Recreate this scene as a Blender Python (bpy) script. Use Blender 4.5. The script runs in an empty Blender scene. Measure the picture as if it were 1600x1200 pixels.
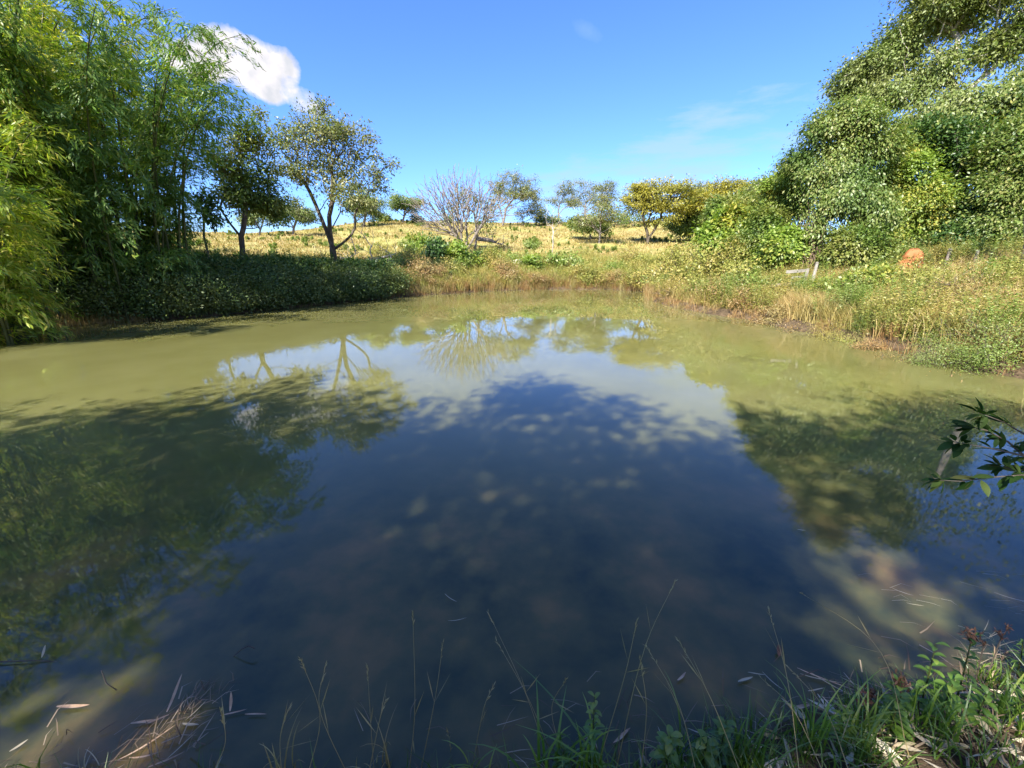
import bpy, math, random
import numpy as np
from math import radians as R

# ------------------------------------------------------------------ camera, sky, sun
sc = bpy.context.scene
F, TH, H = 650.0, R(16.6), 2.2            # focal length (px of a 1600 wide frame), pitch down, eye height over water
cam = bpy.data.objects.new('camera', bpy.data.cameras.new('camera'))
sc.collection.objects.link(cam); sc.camera = cam
cam.location = (0, 0, H); cam.rotation_euler = (math.pi/2 - TH, 0, 0)
cam.data.sensor_width = 36; cam.data.lens = F/1600*36
cam.data.clip_start = 0.05; cam.data.clip_end = 6000

SUN_AZ, SUN_EL = R(-150), R(45)           # azimuth from +Y clockwise
sunv = np.array([math.sin(SUN_AZ)*math.cos(SUN_EL), math.cos(SUN_AZ)*math.cos(SUN_EL), math.sin(SUN_EL)])
sl = bpy.data.lights.new('sun', 'SUN'); sl.energy = 5.0; sl.angle = R(0.55); sl.color = (1, 0.94, 0.82)
so = bpy.data.objects.new('sun', sl); sc.collection.objects.link(so)
from mathutils import Vector
so.rotation_euler = Vector(-sunv).to_track_quat('-Z', 'Y').to_euler(); so.location = (-30, -10, 40)

w = bpy.data.worlds.new('World'); sc.world = w; w.use_nodes = True
def build_world():
    nt = w.node_tree; N = nt.nodes; L = nt.links
    bg = N['Background']; bg.inputs['Strength'].default_value = 0.15
    sky = N.new('ShaderNodeTexSky'); sky.sky_type = 'NISHITA'; sky.sun_disc = False
    sky.sun_elevation = SUN_EL; sky.sun_rotation = SUN_AZ
    sky.altitude = 600; sky.air_density = 1.25; sky.dust_density = 0.25; sky.ozone_density = 2.2
    hs = N.new('ShaderNodeHueSaturation'); hs.inputs['Saturation'].default_value = 1.0; hs.inputs['Value'].default_value = 1.25
    L.new(sky.outputs[0], hs.inputs['Color'])
    tc = N.new('ShaderNodeTexCoord')
    tint = N.new('ShaderNodeMix'); tint.data_type = 'RGBA'; tint.blend_type = 'MULTIPLY'; tint.inputs['Factor'].default_value = 1
    tint.inputs['B'].default_value = (.2, .3, .56, 1); L.new(hs.outputs[0], tint.inputs['A'])
    last = tint.outputs['Result']
    def vm(op, a, b=None):
        n = N.new('ShaderNodeVectorMath'); n.operation = op
        if isinstance(a, tuple): n.inputs[0].default_value = a
        else: L.new(a, n.inputs[0])
        if b is not None:
            if isinstance(b, tuple): n.inputs[1].default_value = b
            else: L.new(b, n.inputs[1])
        return n
    def mt(op, a, b=0.0, clamp=False):
        n = N.new('ShaderNodeMath'); n.operation = op; n.use_clamp = clamp
        for i, q in enumerate((a, b)):
            if isinstance(q, (int, float)): n.inputs[i].default_value = q
            else: L.new(q, n.inputs[i])
        return n.outputs[0]
    nrm = vm('NORMALIZE', tc.outputs['Generated']).outputs[0]
    noise = N.new('ShaderNodeTexNoise'); noise.inputs['Scale'].default_value = 9; noise.inputs['Detail'].default_value = 9; noise.inputs['Roughness'].default_value = 0.58
    L.new(nrm, noise.inputs['Vector'])
    noise2 = N.new('ShaderNodeTexNoise'); noise2.inputs['Scale'].default_value = 22; noise2.inputs['Detail'].default_value = 6
    L.new(nrm, noise2.inputs['Vector'])
    def dirv(az, el): return Vector((math.sin(az)*math.cos(el), math.cos(az)*math.cos(el), math.sin(el)))
    def cloud(px, py, wd, ht, gain, bias, strength, col, nz, last, tilt=0.0):
        # elliptical patch of noise round one direction of the sky
        d = raydir(px, py); az = math.atan2(d[0], d[1]); el = math.asin(d[2])
        c = dirv(az, el); e1 = Vector((math.cos(az), -math.sin(az), 0)); e2 = e1.cross(c)*-1
        if e2.z < 0: e2 = -e2
        r1 = e1*math.cos(tilt)+e2*math.sin(tilt); r2 = -e1*math.sin(tilt)+e2*math.cos(tilt)
        a = mt('DIVIDE', vm('DOT_PRODUCT', nrm, tuple(r1)).outputs['Value'], wd)
        b = mt('DIVIDE', vm('DOT_PRODUCT', nrm, tuple(r2)).outputs['Value'], ht)
        f = vm('DOT_PRODUCT', nrm, tuple(c)).outputs['Value']
        q = mt('ADD', mt('MULTIPLY', a, a), mt('MULTIPLY', b, b))
        q = mt('SUBTRACT', 1.0, q)
        q = mt('MULTIPLY', q, mt('GREATER_THAN', f, 0.0))
        nn = mt('MULTIPLY', mt('SUBTRACT', nz, 0.5), bias)
        m = mt('MULTIPLY', mt('ADD', q, nn), gain, True)
        m = mt('MULTIPLY', m, strength, True)
        mx = N.new('ShaderNodeMix'); mx.data_type = 'RGBA'
        L.new(m, mx.inputs['Factor']); L.new(last, mx.inputs['A'])
        if isinstance(col, tuple): mx.inputs['B'].default_value = col
        else: L.new(col, mx.inputs['B'])
        return mx.outputs['Result']
    cr = N.new('ShaderNodeValToRGB')
    cr.color_ramp.elements[0].position = .36; cr.color_ramp.elements[0].color = (1.75, 1.8, 1.95, 1)
    cr.color_ramp.elements[1].position = .52; cr.color_ramp.elements[1].color = (2.4, 2.3, 2.38, 1)
    L.new(noise2.outputs[0], cr.inputs[0])
    last = cloud(392, 118, .115, .034, 2.2, 3.3, 1.0, cr.outputs[0], noise.outputs[0], last, tilt=-.3)
    last = cloud(352, 78, .06, .042, 2.2, 3.3, 1.0, cr.outputs[0], noise.outputs[0], last, tilt=-.2)
    last = cloud(415, 98, .062, .036, 2.2, 3.3, 1.0, cr.outputs[0], noise.outputs[0], last, tilt=-.35)
    last = cloud(320, 92, .06, .034, 2.2, 3.3, 1.0, cr.outputs[0], noise.outputs[0], last, tilt=-.1)
    # thin wisps: noise stretched along the horizon
    mp = N.new('ShaderNodeMapping'); mp.inputs['Scale'].default_value = (3, 3, 14); mp.inputs['Rotation'].default_value = (0, R(-14), 0)
    L.new(nrm, mp.inputs['Vector'])
    n3 = N.new('ShaderNodeTexNoise'); n3.inputs['Scale'].default_value = 2.2; n3.inputs['Detail'].default_value = 7; n3.inputs['Roughness'].default_value = .62
    L.new(mp.outputs[0], n3.inputs['Vector'])
    last = cloud(1060, 250, .34, .075, .7, 6.5, .6, (1.25, 1.75, 2.5, 1), n3.outputs[0], last, tilt=.2)
    last = cloud(918, 50, .03, .012, .35, 7.0, .35, (1.25, 1.75, 2.5, 1), noise.outputs[0], last, tilt=-.5)
    L.new(last, bg.inputs['Color'])
def raydir(px, py):
    u, v = (px-800)/F, (600-py)/F
    d = np.array([u, math.cos(TH)+v*math.sin(TH), -math.sin(TH)+v*math.cos(TH)])
    return d/np.linalg.norm(d)
build_world()
sc.view_settings.view_transform = 'Standard'; sc.view_settings.look = 'None'
sc.view_settings.gamma = 1; sc.view_settings.use_curve_mapping = False
sc.view_settings.exposure = 1.6
sc.cycles.use_denoising = True
sc.cycles.max_bounces = 12; sc.cycles.diffuse_bounces = 8; sc.cycles.glossy_bounces = 3
sc.cycles.transmission_bounces = 8; sc.cycles.transparent_max_bounces = 8

# ------------------------------------------------------------------ helpers
rng = np.random.default_rng(7)
def P(px, py, D):
    """world point seen at a pixel of the 1600x1200 photo, D metres away over the ground"""
    u, v = (px-800)/F, (600-py)/F
    Y = math.cos(TH)+v*math.sin(TH); Z = -math.sin(TH)+v*math.cos(TH)
    s = D/math.hypot(u, Y)
    return np.array([u*s, Y*s, H+Z*s])
def W0(px, py):
    d = raydir(px, py); s = -H/d[2]
    return (d[0]*s, d[1]*s)
def nrmz(a): return a/np.maximum(np.linalg.norm(a, axis=-1, keepdims=True), 1e-9)

POND = [W0(0, 521), W0(60, 513), W0(130, 506), W0(240, 500), W0(340, 493), W0(450, 481), W0(560, 470), W0(640, 463), W0(700, 459),
        W0(760, 455), W0(860, 452), W0(950, 452), W0(1010, 456), W0(1020, 470), W0(1060, 482), W0(1120, 492), W0(1180, 501), W0(1250, 517), W0(1310, 528),
        W0(1400, 548), W0(1480, 570), W0(1600, 592), (10.6, 6.2), (9.6, 4.0), (7.2, 2.6), (4.6, 2.05), W0(1597, 1075), W0(1440, 1100), W0(1300, 1150),
        W0(1120, 1190), (.3, 1.18), (-1, 1.15), (-2.5, 1.2), (-5, 1.0), (-8, 1.2), (-11.5, 2.5), (-15, 5), (-17.5, 9)]
POND = np.array(POND)
def sdist(x, y):
    x = np.asarray(x, float); y = np.asarray(y, float)
    best = np.full(x.shape, 1e9); inside = np.zeros(x.shape, bool)
    n = len(POND)
    for i in range(n):
        a = POND[i]; b = POND[(i+1) % n]; ex, ey = b-a
        t = np.clip(((x-a[0])*ex+(y-a[1])*ey)/(ex*ex+ey*ey), 0, 1)
        best = np.minimum(best, np.hypot(x-a[0]-t*ex, y-a[1]-t*ey))
        c = (a[1] > y) != (b[1] > y)
        with np.errstate(divide='ignore', invalid='ignore'):
            xx = a[0]+(y-a[1])*ex/(ey if abs(ey) > 1e-9 else 1e-9)
        inside ^= c & (x < xx)
    return np.where(inside, -best, best)
def wav(x, y, s, k=0.0):
    return (np.sin(x*s+1.3+k)*np.cos(y*s*1.13+k*2)+.6*np.sin(x*s*2.3+y*s*1.7+k)+.35*np.sin(x*s*4.1-y*s*3.7+2*k))/1.95
def ground(x, y):
    x = np.asarray(x, float); y = np.asarray(y, float)
    sd = sdist(x, y)
    sd = sd + wav(x, y, 2.2)*.12*np.clip(1-sd/3, 0, 1)
    az = np.arctan2(x, y)
    far = np.interp(sd, [0, .25, 1, 4, 8, 23, 48, 58, 90, 200, 800], [0, .25, .5, 1.25, 2.2, 4.2, 8.3, 9.4, 10, 9, 7])
    left = np.interp(sd, [0, .25, 1, 4, 8, 25, 45, 60, 200, 800], [0, .25, .5, 1.5, 2.1, 3.7, 5.4, 5.7, 5.2, 4])
    right = np.interp(sd, [0, .25, 1, 5, 9, 14, 30, 60, 800], [0, .22, .45, 1.2, 1.8, 2.1, 3.2, 4.6, 5])
    near = np.interp(sd, [0, .2, .8, 1.5, 4, 30, 800], [0, .14, .42, .6, .9, 1.6, 3])
    wl = np.interp(az, [-1.9, -1.5, -.55, -.25], [0, 1, 1, 0])
    wr = np.interp(az, [.3, .62, 1.05, 1.3], [0, 1, 1, 0])
    wf = np.interp(az, [-.55, -.25, .3, .62], [0, 1, 1, 0])
    wn = np.clip(1-wl-wr-wf, 0, 1)
    h = wl*left+wr*right+wf*far+wn*near
    h = np.where(sd < 0, np.maximum(sd*.35, -1.2), h)
    amp = np.clip(sd/12, 0, 1)
    return h+wav(x, y, .11)*.35*amp+wav(x, y, .6, 1)*.09*np.clip(sd/2, 0, 1)+wav(x, y, 2.9, 2)*.025*np.clip(sd/.6, 0, 1)
def G(x, y): return float(ground(np.array([x]), np.array([y]))[0])
def onground(px, D, py=400):
    p = P(px, py, D); return np.array([p[0], p[1], G(p[0], p[1])])

class MB:
    def __init__(s): s.v = []; s.f = []; s.n = 0
    def add(s, v, f):
        v = np.asarray(v, np.float32).reshape(-1, 3); f = np.asarray(f, np.int64).reshape(-1, 4)
        s.v.append(v); s.f.append(f+s.n); s.n += len(v); return s
    def arrays(s):
        if not s.v: return np.zeros((0, 3), np.float32), np.zeros((0, 4), np.int64)
        return np.concatenate(s.v), np.concatenate(s.f)
def mesh(name, v, f, mat, smooth=False):
    me = bpy.data.meshes.new(name)
    f = np.asarray(f); nf = len(f)
    me.vertices.add(len(v)); me.vertices.foreach_set('co', np.asarray(v, np.float32).ravel())
    me.loops.add(nf*4); me.loops.foreach_set('vertex_index', f.astype(np.int32).ravel())
    me.polygons.add(nf); me.polygons.foreach_set('loop_start', np.arange(nf, dtype=np.int32)*4)
    me.polygons.foreach_set('use_smooth', np.full(nf, smooth, bool))
    me.update(calc_edges=True)
    if mat: me.materials.append(mat)
    return me
def link(name, me, parent=None, loc=(0, 0, 0)):
    o = bpy.data.objects.new(name, me); sc.collection.objects.link(o); o.location = tuple(float(q) for q in loc)
    if parent: o.parent = parent
    return o
def part(name, mb, mat, root, smooth=False, absolute=True):
    v, f = mb.arrays() if isinstance(mb, MB) else mb
    if absolute: v = v-np.array(root.location, np.float32)
    return link(name, mesh(name, v, f, mat, smooth), root)
def thing(name, label, cat, loc, group=None):
    o = link(name, None, None, loc); o['label'] = label; o['category'] = cat
    if group: o['group'] = group
    return o
def single(name, mb, mat, label, cat, loc, group=None, smooth=False, absolute=True):
    v, f = mb.arrays() if isinstance(mb, MB) else mb
    if absolute: v = v-np.array(loc, np.float32)
    o = link(name, mesh(name, v, f, mat, smooth), None, loc); o['label'] = label; o['category'] = cat
    if group: o['group'] = group
    return o
def stuff(name, v, f, mat, label, cat, kind='stuff'):
    o = link(name, mesh(name, v, f, mat), None); o['kind'] = kind
    if kind == 'stuff': o['label'] = label; o['category'] = cat
    return o

def leaves(mb, pos, ax, L, Wd, up=None, r=rng):
    """rhombic folded leaves; pos, ax (n,3); L, Wd arrays"""
    n = len(pos); ax = nrmz(ax)
    if up is None: up = r.normal(size=(n, 3))+np.array([0, 0, 1.2])
    wv = nrmz(np.cross(ax, up)); nv = np.cross(wv, ax)
    L = np.broadcast_to(np.asarray(L, float), (n,))[:, None]; Wd = np.broadcast_to(np.asarray(Wd, float), (n,))[:, None]
    v = np.empty((n, 4, 3)); mid = pos+ax*L*.42-nv*L*.07
    v[:, 0] = pos; v[:, 1] = mid+wv*Wd*.5; v[:, 2] = pos+ax*L-nv*L*.18; v[:, 3] = mid-wv*Wd*.5
    mb.add(v, np.arange(n*4).reshape(n, 4))
def blades(mb, base, tip, bend, wd, wv=None, r=rng):
    """grass blades: two segments from base to tip, bend = offset of the middle; tapering"""
    n = len(base); mid = (base+tip)/2+bend
    if wv is None:
        a = r.uniform(0, 6.283, n); wv = np.stack([np.cos(a), np.sin(a), np.zeros(n)], 1)
    wd = np.broadcast_to(np.asarray(wd, float), (n,))[:, None]
    v = np.empty((n, 6, 3))
    v[:, 0] = base-wv*wd*.5; v[:, 1] = base+wv*wd*.5; v[:, 2] = mid-wv*wd*.42; v[:, 3] = mid+wv*wd*.42
    v[:, 4] = tip-wv*wd*.05; v[:, 5] = tip+wv*wd*.05
    k = np.arange(n)[:, None]*6
    mb.add(v, np.concatenate([k+np.array([0, 1, 3, 2]), k+np.array([2, 3, 5, 4])]))
def tubes(mb, p0, p1, r0, r1, d0, d1, sides=5):
    n = len(p0)
    def ring(p, d, rr):
        d = nrmz(d); ref = np.array([.31, .17, .02])+np.zeros_like(d); ref[np.abs(d[:, 2]) < .35] = (.05, .02, 1)
        a = nrmz(np.cross(d, ref)); b = np.cross(d, a)
        t = np.arange(sides)*2*math.pi/sides
        return p[:, None]+rr[:, None, None]*(np.cos(t)[None, :, None]*a[:, None]+np.sin(t)[None, :, None]*b[:, None])
    v = np.concatenate([ring(p0, d0, r0), ring(p1, d0 if d1 is None else d1, r1)], 1)
    k = np.arange(n)[:, None, None]*2*sides; i = np.arange(sides); j = (i+1) % sides
    f = k+np.stack([i, j, j+sides, i+sides], 1)[None]
    mb.add(v, f)
def polytube(mb, pts, rads, sides=6):
    pts = np.asarray(pts, float); rads = np.asarray(rads, float); d = np.gradient(pts, axis=0)
    t = np.arange(sides)*2*math.pi/sides; dn = nrmz(d)
    ref = np.array([.31, .95, .02]) if abs(dn[:, 2]).mean() > .5 else np.array([.05, .02, 1.])
    a = nrmz(np.cross(dn, ref)); b = np.cross(dn, a)
    v = pts[:, None]+rads[:, None, None]*(np.cos(t)[None, :, None]*a[:, None]+np.sin(t)[None, :, None]*b[:, None])
    i = np.arange(sides); j = (i+1) % sides; fs = []
    for k in range(len(pts)-1): fs.append(np.stack([i, j, j+sides, i+sides], 1)+k*sides)
    mb.add(v, np.concatenate(fs))

def grow(trunks, targets, step=.5, bf=.45, rtip=.012, ex=2.35, wob=.07, seed=1, rmax=None, lift=.0):
    """branches from trunk polylines to every target point; returns nodes, parents, radii"""
    r = np.random.default_rng(seed); N = []; par = []; pl = []
    for tr in trunks:
        tr = [np.asarray(q, float) for q in tr]
        prev = -1
        if N:  # later stems start from the nearest node of the first
            prev = int(np.argmin(np.linalg.norm(np.array(N)-tr[0], axis=1)))
        for i in range(len(tr)-1):
            k = max(1, int(np.linalg.norm(tr[i+1]-tr[i])/step))
            for j in range(k+(1 if i == len(tr)-2 else 0)):
                q = tr[i]+(tr[i+1]-tr[i])*j/k+r.normal(size=3)*wob*.4*(0 if not N else 1)
                L = 0 if prev < 0 else pl[prev]+np.linalg.norm(q-N[prev])
                N.append(q); par.append(prev); pl.append(L); prev = len(N)-1
    ntr = len(N); cap = 60000; A = np.zeros((cap, 3)); A[:ntr] = N; PL = np.zeros(cap); PL[:ntr] = pl; PAR = np.full(cap, -1); PAR[:ntr] = par; n = ntr
    low = min(2, ntr-1); tips = []
    base = A[0].copy(); order = np.argsort(np.linalg.norm(targets-A[ntr-1], axis=1))
    zmin = A[:ntr, 2].min()+(A[:ntr, 2].max()-A[:ntr, 2].min())*.2
    okc = np.ones(cap, bool); okc[:ntr] = A[:ntr, 2] >= zmin
    for i in order:
        t = targets[i]; d = np.linalg.norm(A[:n]-t, axis=1)
        pen = np.maximum(0, A[:n, 2]-t[2])*.6
        c = d+bf*PL[:n]+pen+np.where(okc[:n], 0, 1e6)
        k = int(np.argmin(c)); dd = d[k]
        m = max(1, int(round(dd/step))); prev = k; s = A[k].copy()
        side = r.normal(size=3)*wob*dd*.9
        for j in range(1, m+1):
            f = j/m; q = s+(t-s)*f+side*math.sin(f*math.pi)+np.array([0, 0, lift*dd*math.sin(f*math.pi)])
            if j < m: q = q+r.normal(size=3)*wob*.6*step
            A[n] = q; PAR[n] = prev; PL[n] = PL[prev]+np.linalg.norm(q-A[prev]); prev = n; n += 1
        tips.append(prev)
    acc = np.zeros(n); rad = np.zeros(n); kids = np.zeros(n, int)
    for i in range(1, n): kids[PAR[i]] += 1
    for i in range(n-1, -1, -1):
        if kids[i] == 0: acc[i] = rtip**ex
        rad[i] = acc[i]**(1/ex)
        if PAR[i] >= 0: acc[PAR[i]] += acc[i]*1.0
    # (parents always come before children)
    if rmax: 
        sc_ = rmax/rad[0]; wgt = np.clip((rad-rtip)/(rad[0]-rtip+1e-9), 0, 1); rad = rad*(1+(sc_-1)*wgt**.6)
    return A[:n], PAR[:n], rad
def branch_mesh(mb, A, PAR, rad, sides=6, minr=0):
    i = np.arange(len(A)); i = i[PAR[i] >= 0]; i = i[rad[i] > minr]; p = PAR[i]
    d = A[i]-A[p]; gp = PAR[p]; dp = np.where((gp >= 0)[:, None], A[p]-A[np.maximum(gp, 0)], d)
    big = rad[p] > rad[i]*1.5
    dp = np.where(big[:, None], d, nrmz(dp)+nrmz(d))
    r0 = np.minimum(rad[p], rad[i]*1.35)
    thick = rad[i] > .035
    for m, sd_ in ((thick, sides+2), (~thick, 4)):
        if m.any(): tubes(mb, A[p][m], A[i][m], r0[m], rad[i][m], dp[m], d[m], sd_)
def sample_blobs(blobs, n, shell=.55, r=rng, per_head=13, tight=.25):
    """points in ellipsoids (cx,cy,cz,rx,ry,rz), more of them towards the skin"""
    vol = np.array([b[3]*b[4]*b[5] for b in blobs])**.75; k = r.choice(len(blobs), n, p=vol/vol.sum())
    b = np.array(blobs)[k]; d = nrmz(r.normal(size=(n, 3))); rr = (shell+(1-shell)*r.random(n))
    rr = np.where(r.random(n) < .2, r.random(n), rr)
    c = b[:, :3]+d*b[:, 3:]*rr[:, None]
    # gather the points into boughs so that gaps and lumps appear
    m = max(6, n//per_head); heads = b[:m, :3]+(c[:m]-b[:m, :3])*r.uniform(.75, 1.22, (m, 1)); own = r.integers(m, size=n); loose = r.random(n) < .22
    rad = b[own][:, 3:]*np.array([tight, tight, tight*.7])
    q = heads[own]+r.normal(size=(n, 3))*rad
    return np.where(loose[:, None], c, q)
def BL(px, py, rx, ry, D, dep=1.0):
    c = P(px, py, D); a = P(px-rx, py, D); b = P(px+rx, py, D); t = P(px, py-ry, D); u = P(px, py+ry, D)
    hx = np.linalg.norm(b-a)/2; hz = abs(t[2]-u[2])/2
    return (c[0], c[1], c[2], hx, hx*dep, hz)
def crown(mb, cent, per, sig, L, Wd, droop=.3, out=None, r=rng, flat=1.0):
    cnt = np.maximum(1, (per*r.choice([.25, .7, 1.1, 1.7], len(cent))).astype(int)); c = np.repeat(cent, cnt, 0); n = len(c)
    g = r.normal(size=(n, 3))*sig*np.array([1, 1, flat]); pos = c+g
    ax = nrmz(g)*.8+r.normal(size=(n, 3))*.6+np.array([0, 0, -droop])
    if out is not None: ax = ax+nrmz(c-out)*.5
    sz = r.uniform(.55, 1.35, n)
    cen = np.mean(cent, 0) if out is None else out
    up = nrmz(pos-cen)*1.1+np.array([0, 0, 1.1])+r.normal(size=(n, 3))*.75+nrmz(g)*.5
    leaves(mb, pos, ax, L*sz, Wd*sz, up, r=r)

# ------------------------------------------------------------------ materials
def newmat(name):
    m = bpy.data.materials.new(name); m.use_nodes = True; nt = m.node_tree; nt.nodes.clear()
    o = nt.nodes.new('ShaderNodeOutputMaterial'); return m, nt, nt.nodes, nt.links, o
def ramp(N, L, fac, cols, pos=None):
    r_ = N.new('ShaderNodeValToRGB'); e = r_.color_ramp.elements
    while len(e) < len(cols): e.new(.5)
    for i, c in enumerate(cols):
        e[i].position = (pos[i] if pos else i/(len(cols)-1)); e[i].color = (*c, 1)
    L.new(fac, r_.inputs[0]); return r_.outputs[0]
def mixc(N, L, fac, a, b, mode='MIX'):
    m = N.new('ShaderNodeMix'); m.data_type = 'RGBA'; m.blend_type = mode
    for key, q in (('Factor', fac), ('A', a), ('B', b)):
        if isinstance(q, (int, float)): m.inputs[key].default_value = q
        elif isinstance(q, tuple): m.inputs[key].default_value = (*q, 1)
        else: L.new(q, m.inputs[key])
    return m.outputs['Result']
def noise(N, L, scale, detail=4, vec=None, rough=.55):
    n = N.new('ShaderNodeTexNoise'); n.inputs['Scale'].default_value = scale; n.inputs['Detail'].default_value = detail
    n.inputs['Roughness'].default_value = rough
    if vec is not None: L.new(vec, n.inputs['Vector'])
    return n.outputs[0]
def leafmat(name, cols, alt=None, altscale=.45, transl=.35, gloss=.05, altpos=(.45, .62), rough=.45):
    """leaf: random tone per leaf, slow change of tone through the crown, light passing through"""
    m, nt, N, L, o = newmat(name)
    g = N.new('ShaderNodeNewGeometry')
    c = ramp(N, L, g.outputs['Random Per Island'], cols)
    if alt:
        f = ramp(N, L, noise(N, L, altscale, 3, g.outputs['Position']), [(0, 0, 0), (1, 1, 1)], altpos)
        c2 = ramp(N, L, g.outputs['Random Per Island'], alt)
        c = mixc(N, L, f, c, c2)
    d = N.new('ShaderNodeBsdfDiffuse'); t = N.new('ShaderNodeBsdfTranslucent'); gl = N.new('ShaderNodeBsdfGlossy')
    gl.inputs['Roughness'].default_value = rough; gl.inputs['Color'].default_value = (.55, .57, .55, 1)
    L.new(c, d.inputs[0])
    tcol = mixc(N, L, 1.0, c, (1.25, 1.35, .6), 'MULTIPLY'); L.new(tcol, t.inputs[0])
    a = N.new('ShaderNodeMixShader'); a.inputs[0].default_value = transl; L.new(d.outputs[0], a.inputs[1]); L.new(t.outputs[0], a.inputs[2])
    b = N.new('ShaderNodeMixShader'); b.inputs[0].default_value = gloss; L.new(a.outputs[0], b.inputs[1]); L.new(gl.outputs[0], b.inputs[2])
    L.new(b.outputs[0], o.inputs[0]); return m
def surfmat(name, cols, scale=4, pos=None, rough=.85, bump=.3, stretch=(1, 1, 1), bscale=None):
    m, nt, N, L, o = newmat(name)
    tc = N.new('ShaderNodeTexCoord'); mp = N.new('ShaderNodeMapping'); mp.inputs['Scale'].default_value = stretch
    L.new(tc.outputs['Object'], mp.inputs[0])
    n = noise(N, L, scale, 8, mp.outputs[0], .65)
    c = ramp(N, L, n, cols, pos)
    b = N.new('ShaderNodeBsdfPrincipled'); b.inputs['Roughness'].default_value = rough; L.new(c, b.inputs['Base Color'])
    b.inputs['Specular IOR Level'].default_value = .25
    bp = N.new('ShaderNodeBump'); bp.inputs['Strength'].default_value = bump; bp.inputs['Distance'].default_value = .03
    L.new(noise(N, L, bscale or scale*3, 6, mp.outputs[0]), bp.inputs['Height']); L.new(bp.outputs[0], b.inputs['Normal'])
    L.new(b.outputs[0], o.inputs[0]); return m

M = {}
M['bark'] = surfmat('bark', [(.035, .028, .02), (.10, .08, .06), (.2, .17, .14)], 5, (.3, .5, .75), bump=.6, stretch=(1, 1, .25))
M['bark_pale'] = surfmat('bark_pale', [(.22, .18, .14), (.42, .37, .32), (.6, .55, .5)], 5, (.3, .5, .7), bump=.4, stretch=(1, 1, .3))
M['bark_grey'] = surfmat('bark_grey', [(.09, .075, .065), (.2, .17, .15), (.3, .26, .23)], 6, (.3, .5, .7), bump=.4)
M['culm'] = surfmat('culm', [(.025, .035, .012), (.055, .065, .02), (.11, .11, .04)], 3, (.3, .5, .7), rough=.5, bump=.15)
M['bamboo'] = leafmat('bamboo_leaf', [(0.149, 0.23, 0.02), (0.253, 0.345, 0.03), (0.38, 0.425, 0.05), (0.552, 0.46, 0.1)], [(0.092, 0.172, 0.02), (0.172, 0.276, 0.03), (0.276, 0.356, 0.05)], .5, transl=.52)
M['bamboo_shaded'] = leafmat('bamboo_leaf_shaded', [(0.072, 0.149, 0.025), (0.12, 0.23, 0.03), (0.18, 0.287, 0.04), (0.312, 0.333, 0.06)], [(0.072, 0.138, 0.03), (0.108, 0.207, 0.04), (0.168, 0.253, 0.05)], .5, transl=.5)  # same bamboo leaf, darkened: the clump's shade is put into the colour
M['leaf_mid'] = leafmat('leaf_mid', [(0.06, 0.115, 0.02), (0.108, 0.172, 0.03), (0.168, 0.23, 0.045)], [(0.132, 0.172, 0.03), (0.204, 0.23, 0.05), (0.312, 0.299, 0.09)], .6)
M['leaf_olive'] = leafmat('leaf_olive', [(0.0805, 0.115, 0.03), (0.149, 0.184, 0.05), (0.253, 0.253, 0.08)], [(0.138, 0.149, 0.05), (0.218, 0.218, 0.08), (0.322, 0.299, 0.13)], .7)
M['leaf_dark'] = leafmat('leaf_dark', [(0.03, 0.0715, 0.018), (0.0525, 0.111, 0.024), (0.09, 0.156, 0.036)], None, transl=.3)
M['leaf_bright'] = leafmat('leaf_bright', [(0.121, 0.205, 0.03), (0.193, 0.286, 0.04), (0.29, 0.368, 0.07)], [(0.121, 0.174, 0.03), (0.242, 0.286, 0.05), (0.459, 0.389, 0.08)], .7, transl=.4)
M['leaf_vine'] = leafmat('leaf_vine', [(.1, .16, .03), (.15, .21, .045), (.21, .26, .07), (.27, .26, .09)], [(.05, .1, .02), (.1, .17, .035), (.15, .21, .05)], .6, transl=.35)
M['leaf_grey'] = leafmat('leaf_grey', [(0.09, 0.137, 0.03), (0.14, 0.189, 0.045), (0.2, 0.242, 0.075)], [(0.12, 0.147, 0.0375), (0.18, 0.21, 0.06), (0.24, 0.252, 0.09)], .7, transl=.25, gloss=.05)
M['leaf_ochre'] = leafmat('leaf_ochre', [(0.2, 0.194, 0.025), (0.3, 0.27, 0.035), (0.4, 0.346, 0.05)], [(0.17, 0.194, 0.03), (0.26, 0.259, 0.05), (0.33, 0.313, 0.06)], .5)
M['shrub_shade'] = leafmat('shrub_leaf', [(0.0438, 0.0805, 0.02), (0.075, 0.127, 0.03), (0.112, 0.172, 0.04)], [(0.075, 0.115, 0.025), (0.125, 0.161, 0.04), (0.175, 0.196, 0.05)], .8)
M['weed'] = leafmat('weed_leaf', [(0.152, 0.175, 0.036), (0.243, 0.263, 0.054), (0.344, 0.33, 0.09)], [(0.263, 0.214, 0.054), (0.364, 0.292, 0.081), (0.466, 0.36, 0.126)], .9, transl=.3)
M['weed_green'] = leafmat('weed_green', [(.11, .18, .03), (.18, .26, .05), (.27, .33, .08)], [(.15, .2, .05), (.24, .27, .09), (.33, .33, .14)], .9, transl=.35)
M['rust'] = leafmat('rust_grass', [(0.198, 0.108, 0.045), (0.306, 0.18, 0.072), (0.378, 0.27, 0.117)], [(0.18, 0.153, 0.045), (0.288, 0.243, 0.09), (0.378, 0.288, 0.135)], 1.2, transl=.25)
M['straw'] = leafmat('straw', [(0.303, 0.206, 0.0767), (0.399, 0.289, 0.112), (0.456, 0.381, 0.181)], [(0.239, 0.206, 0.0627), (0.335, 0.275, 0.091), (0.439, 0.344, 0.139)], .35, transl=.25)
M['straw_pale'] = leafmat('straw_pale', [(.3, .25, .16), (.45, .38, .26), (.6, .52, .38)], None, transl=.2)
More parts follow.
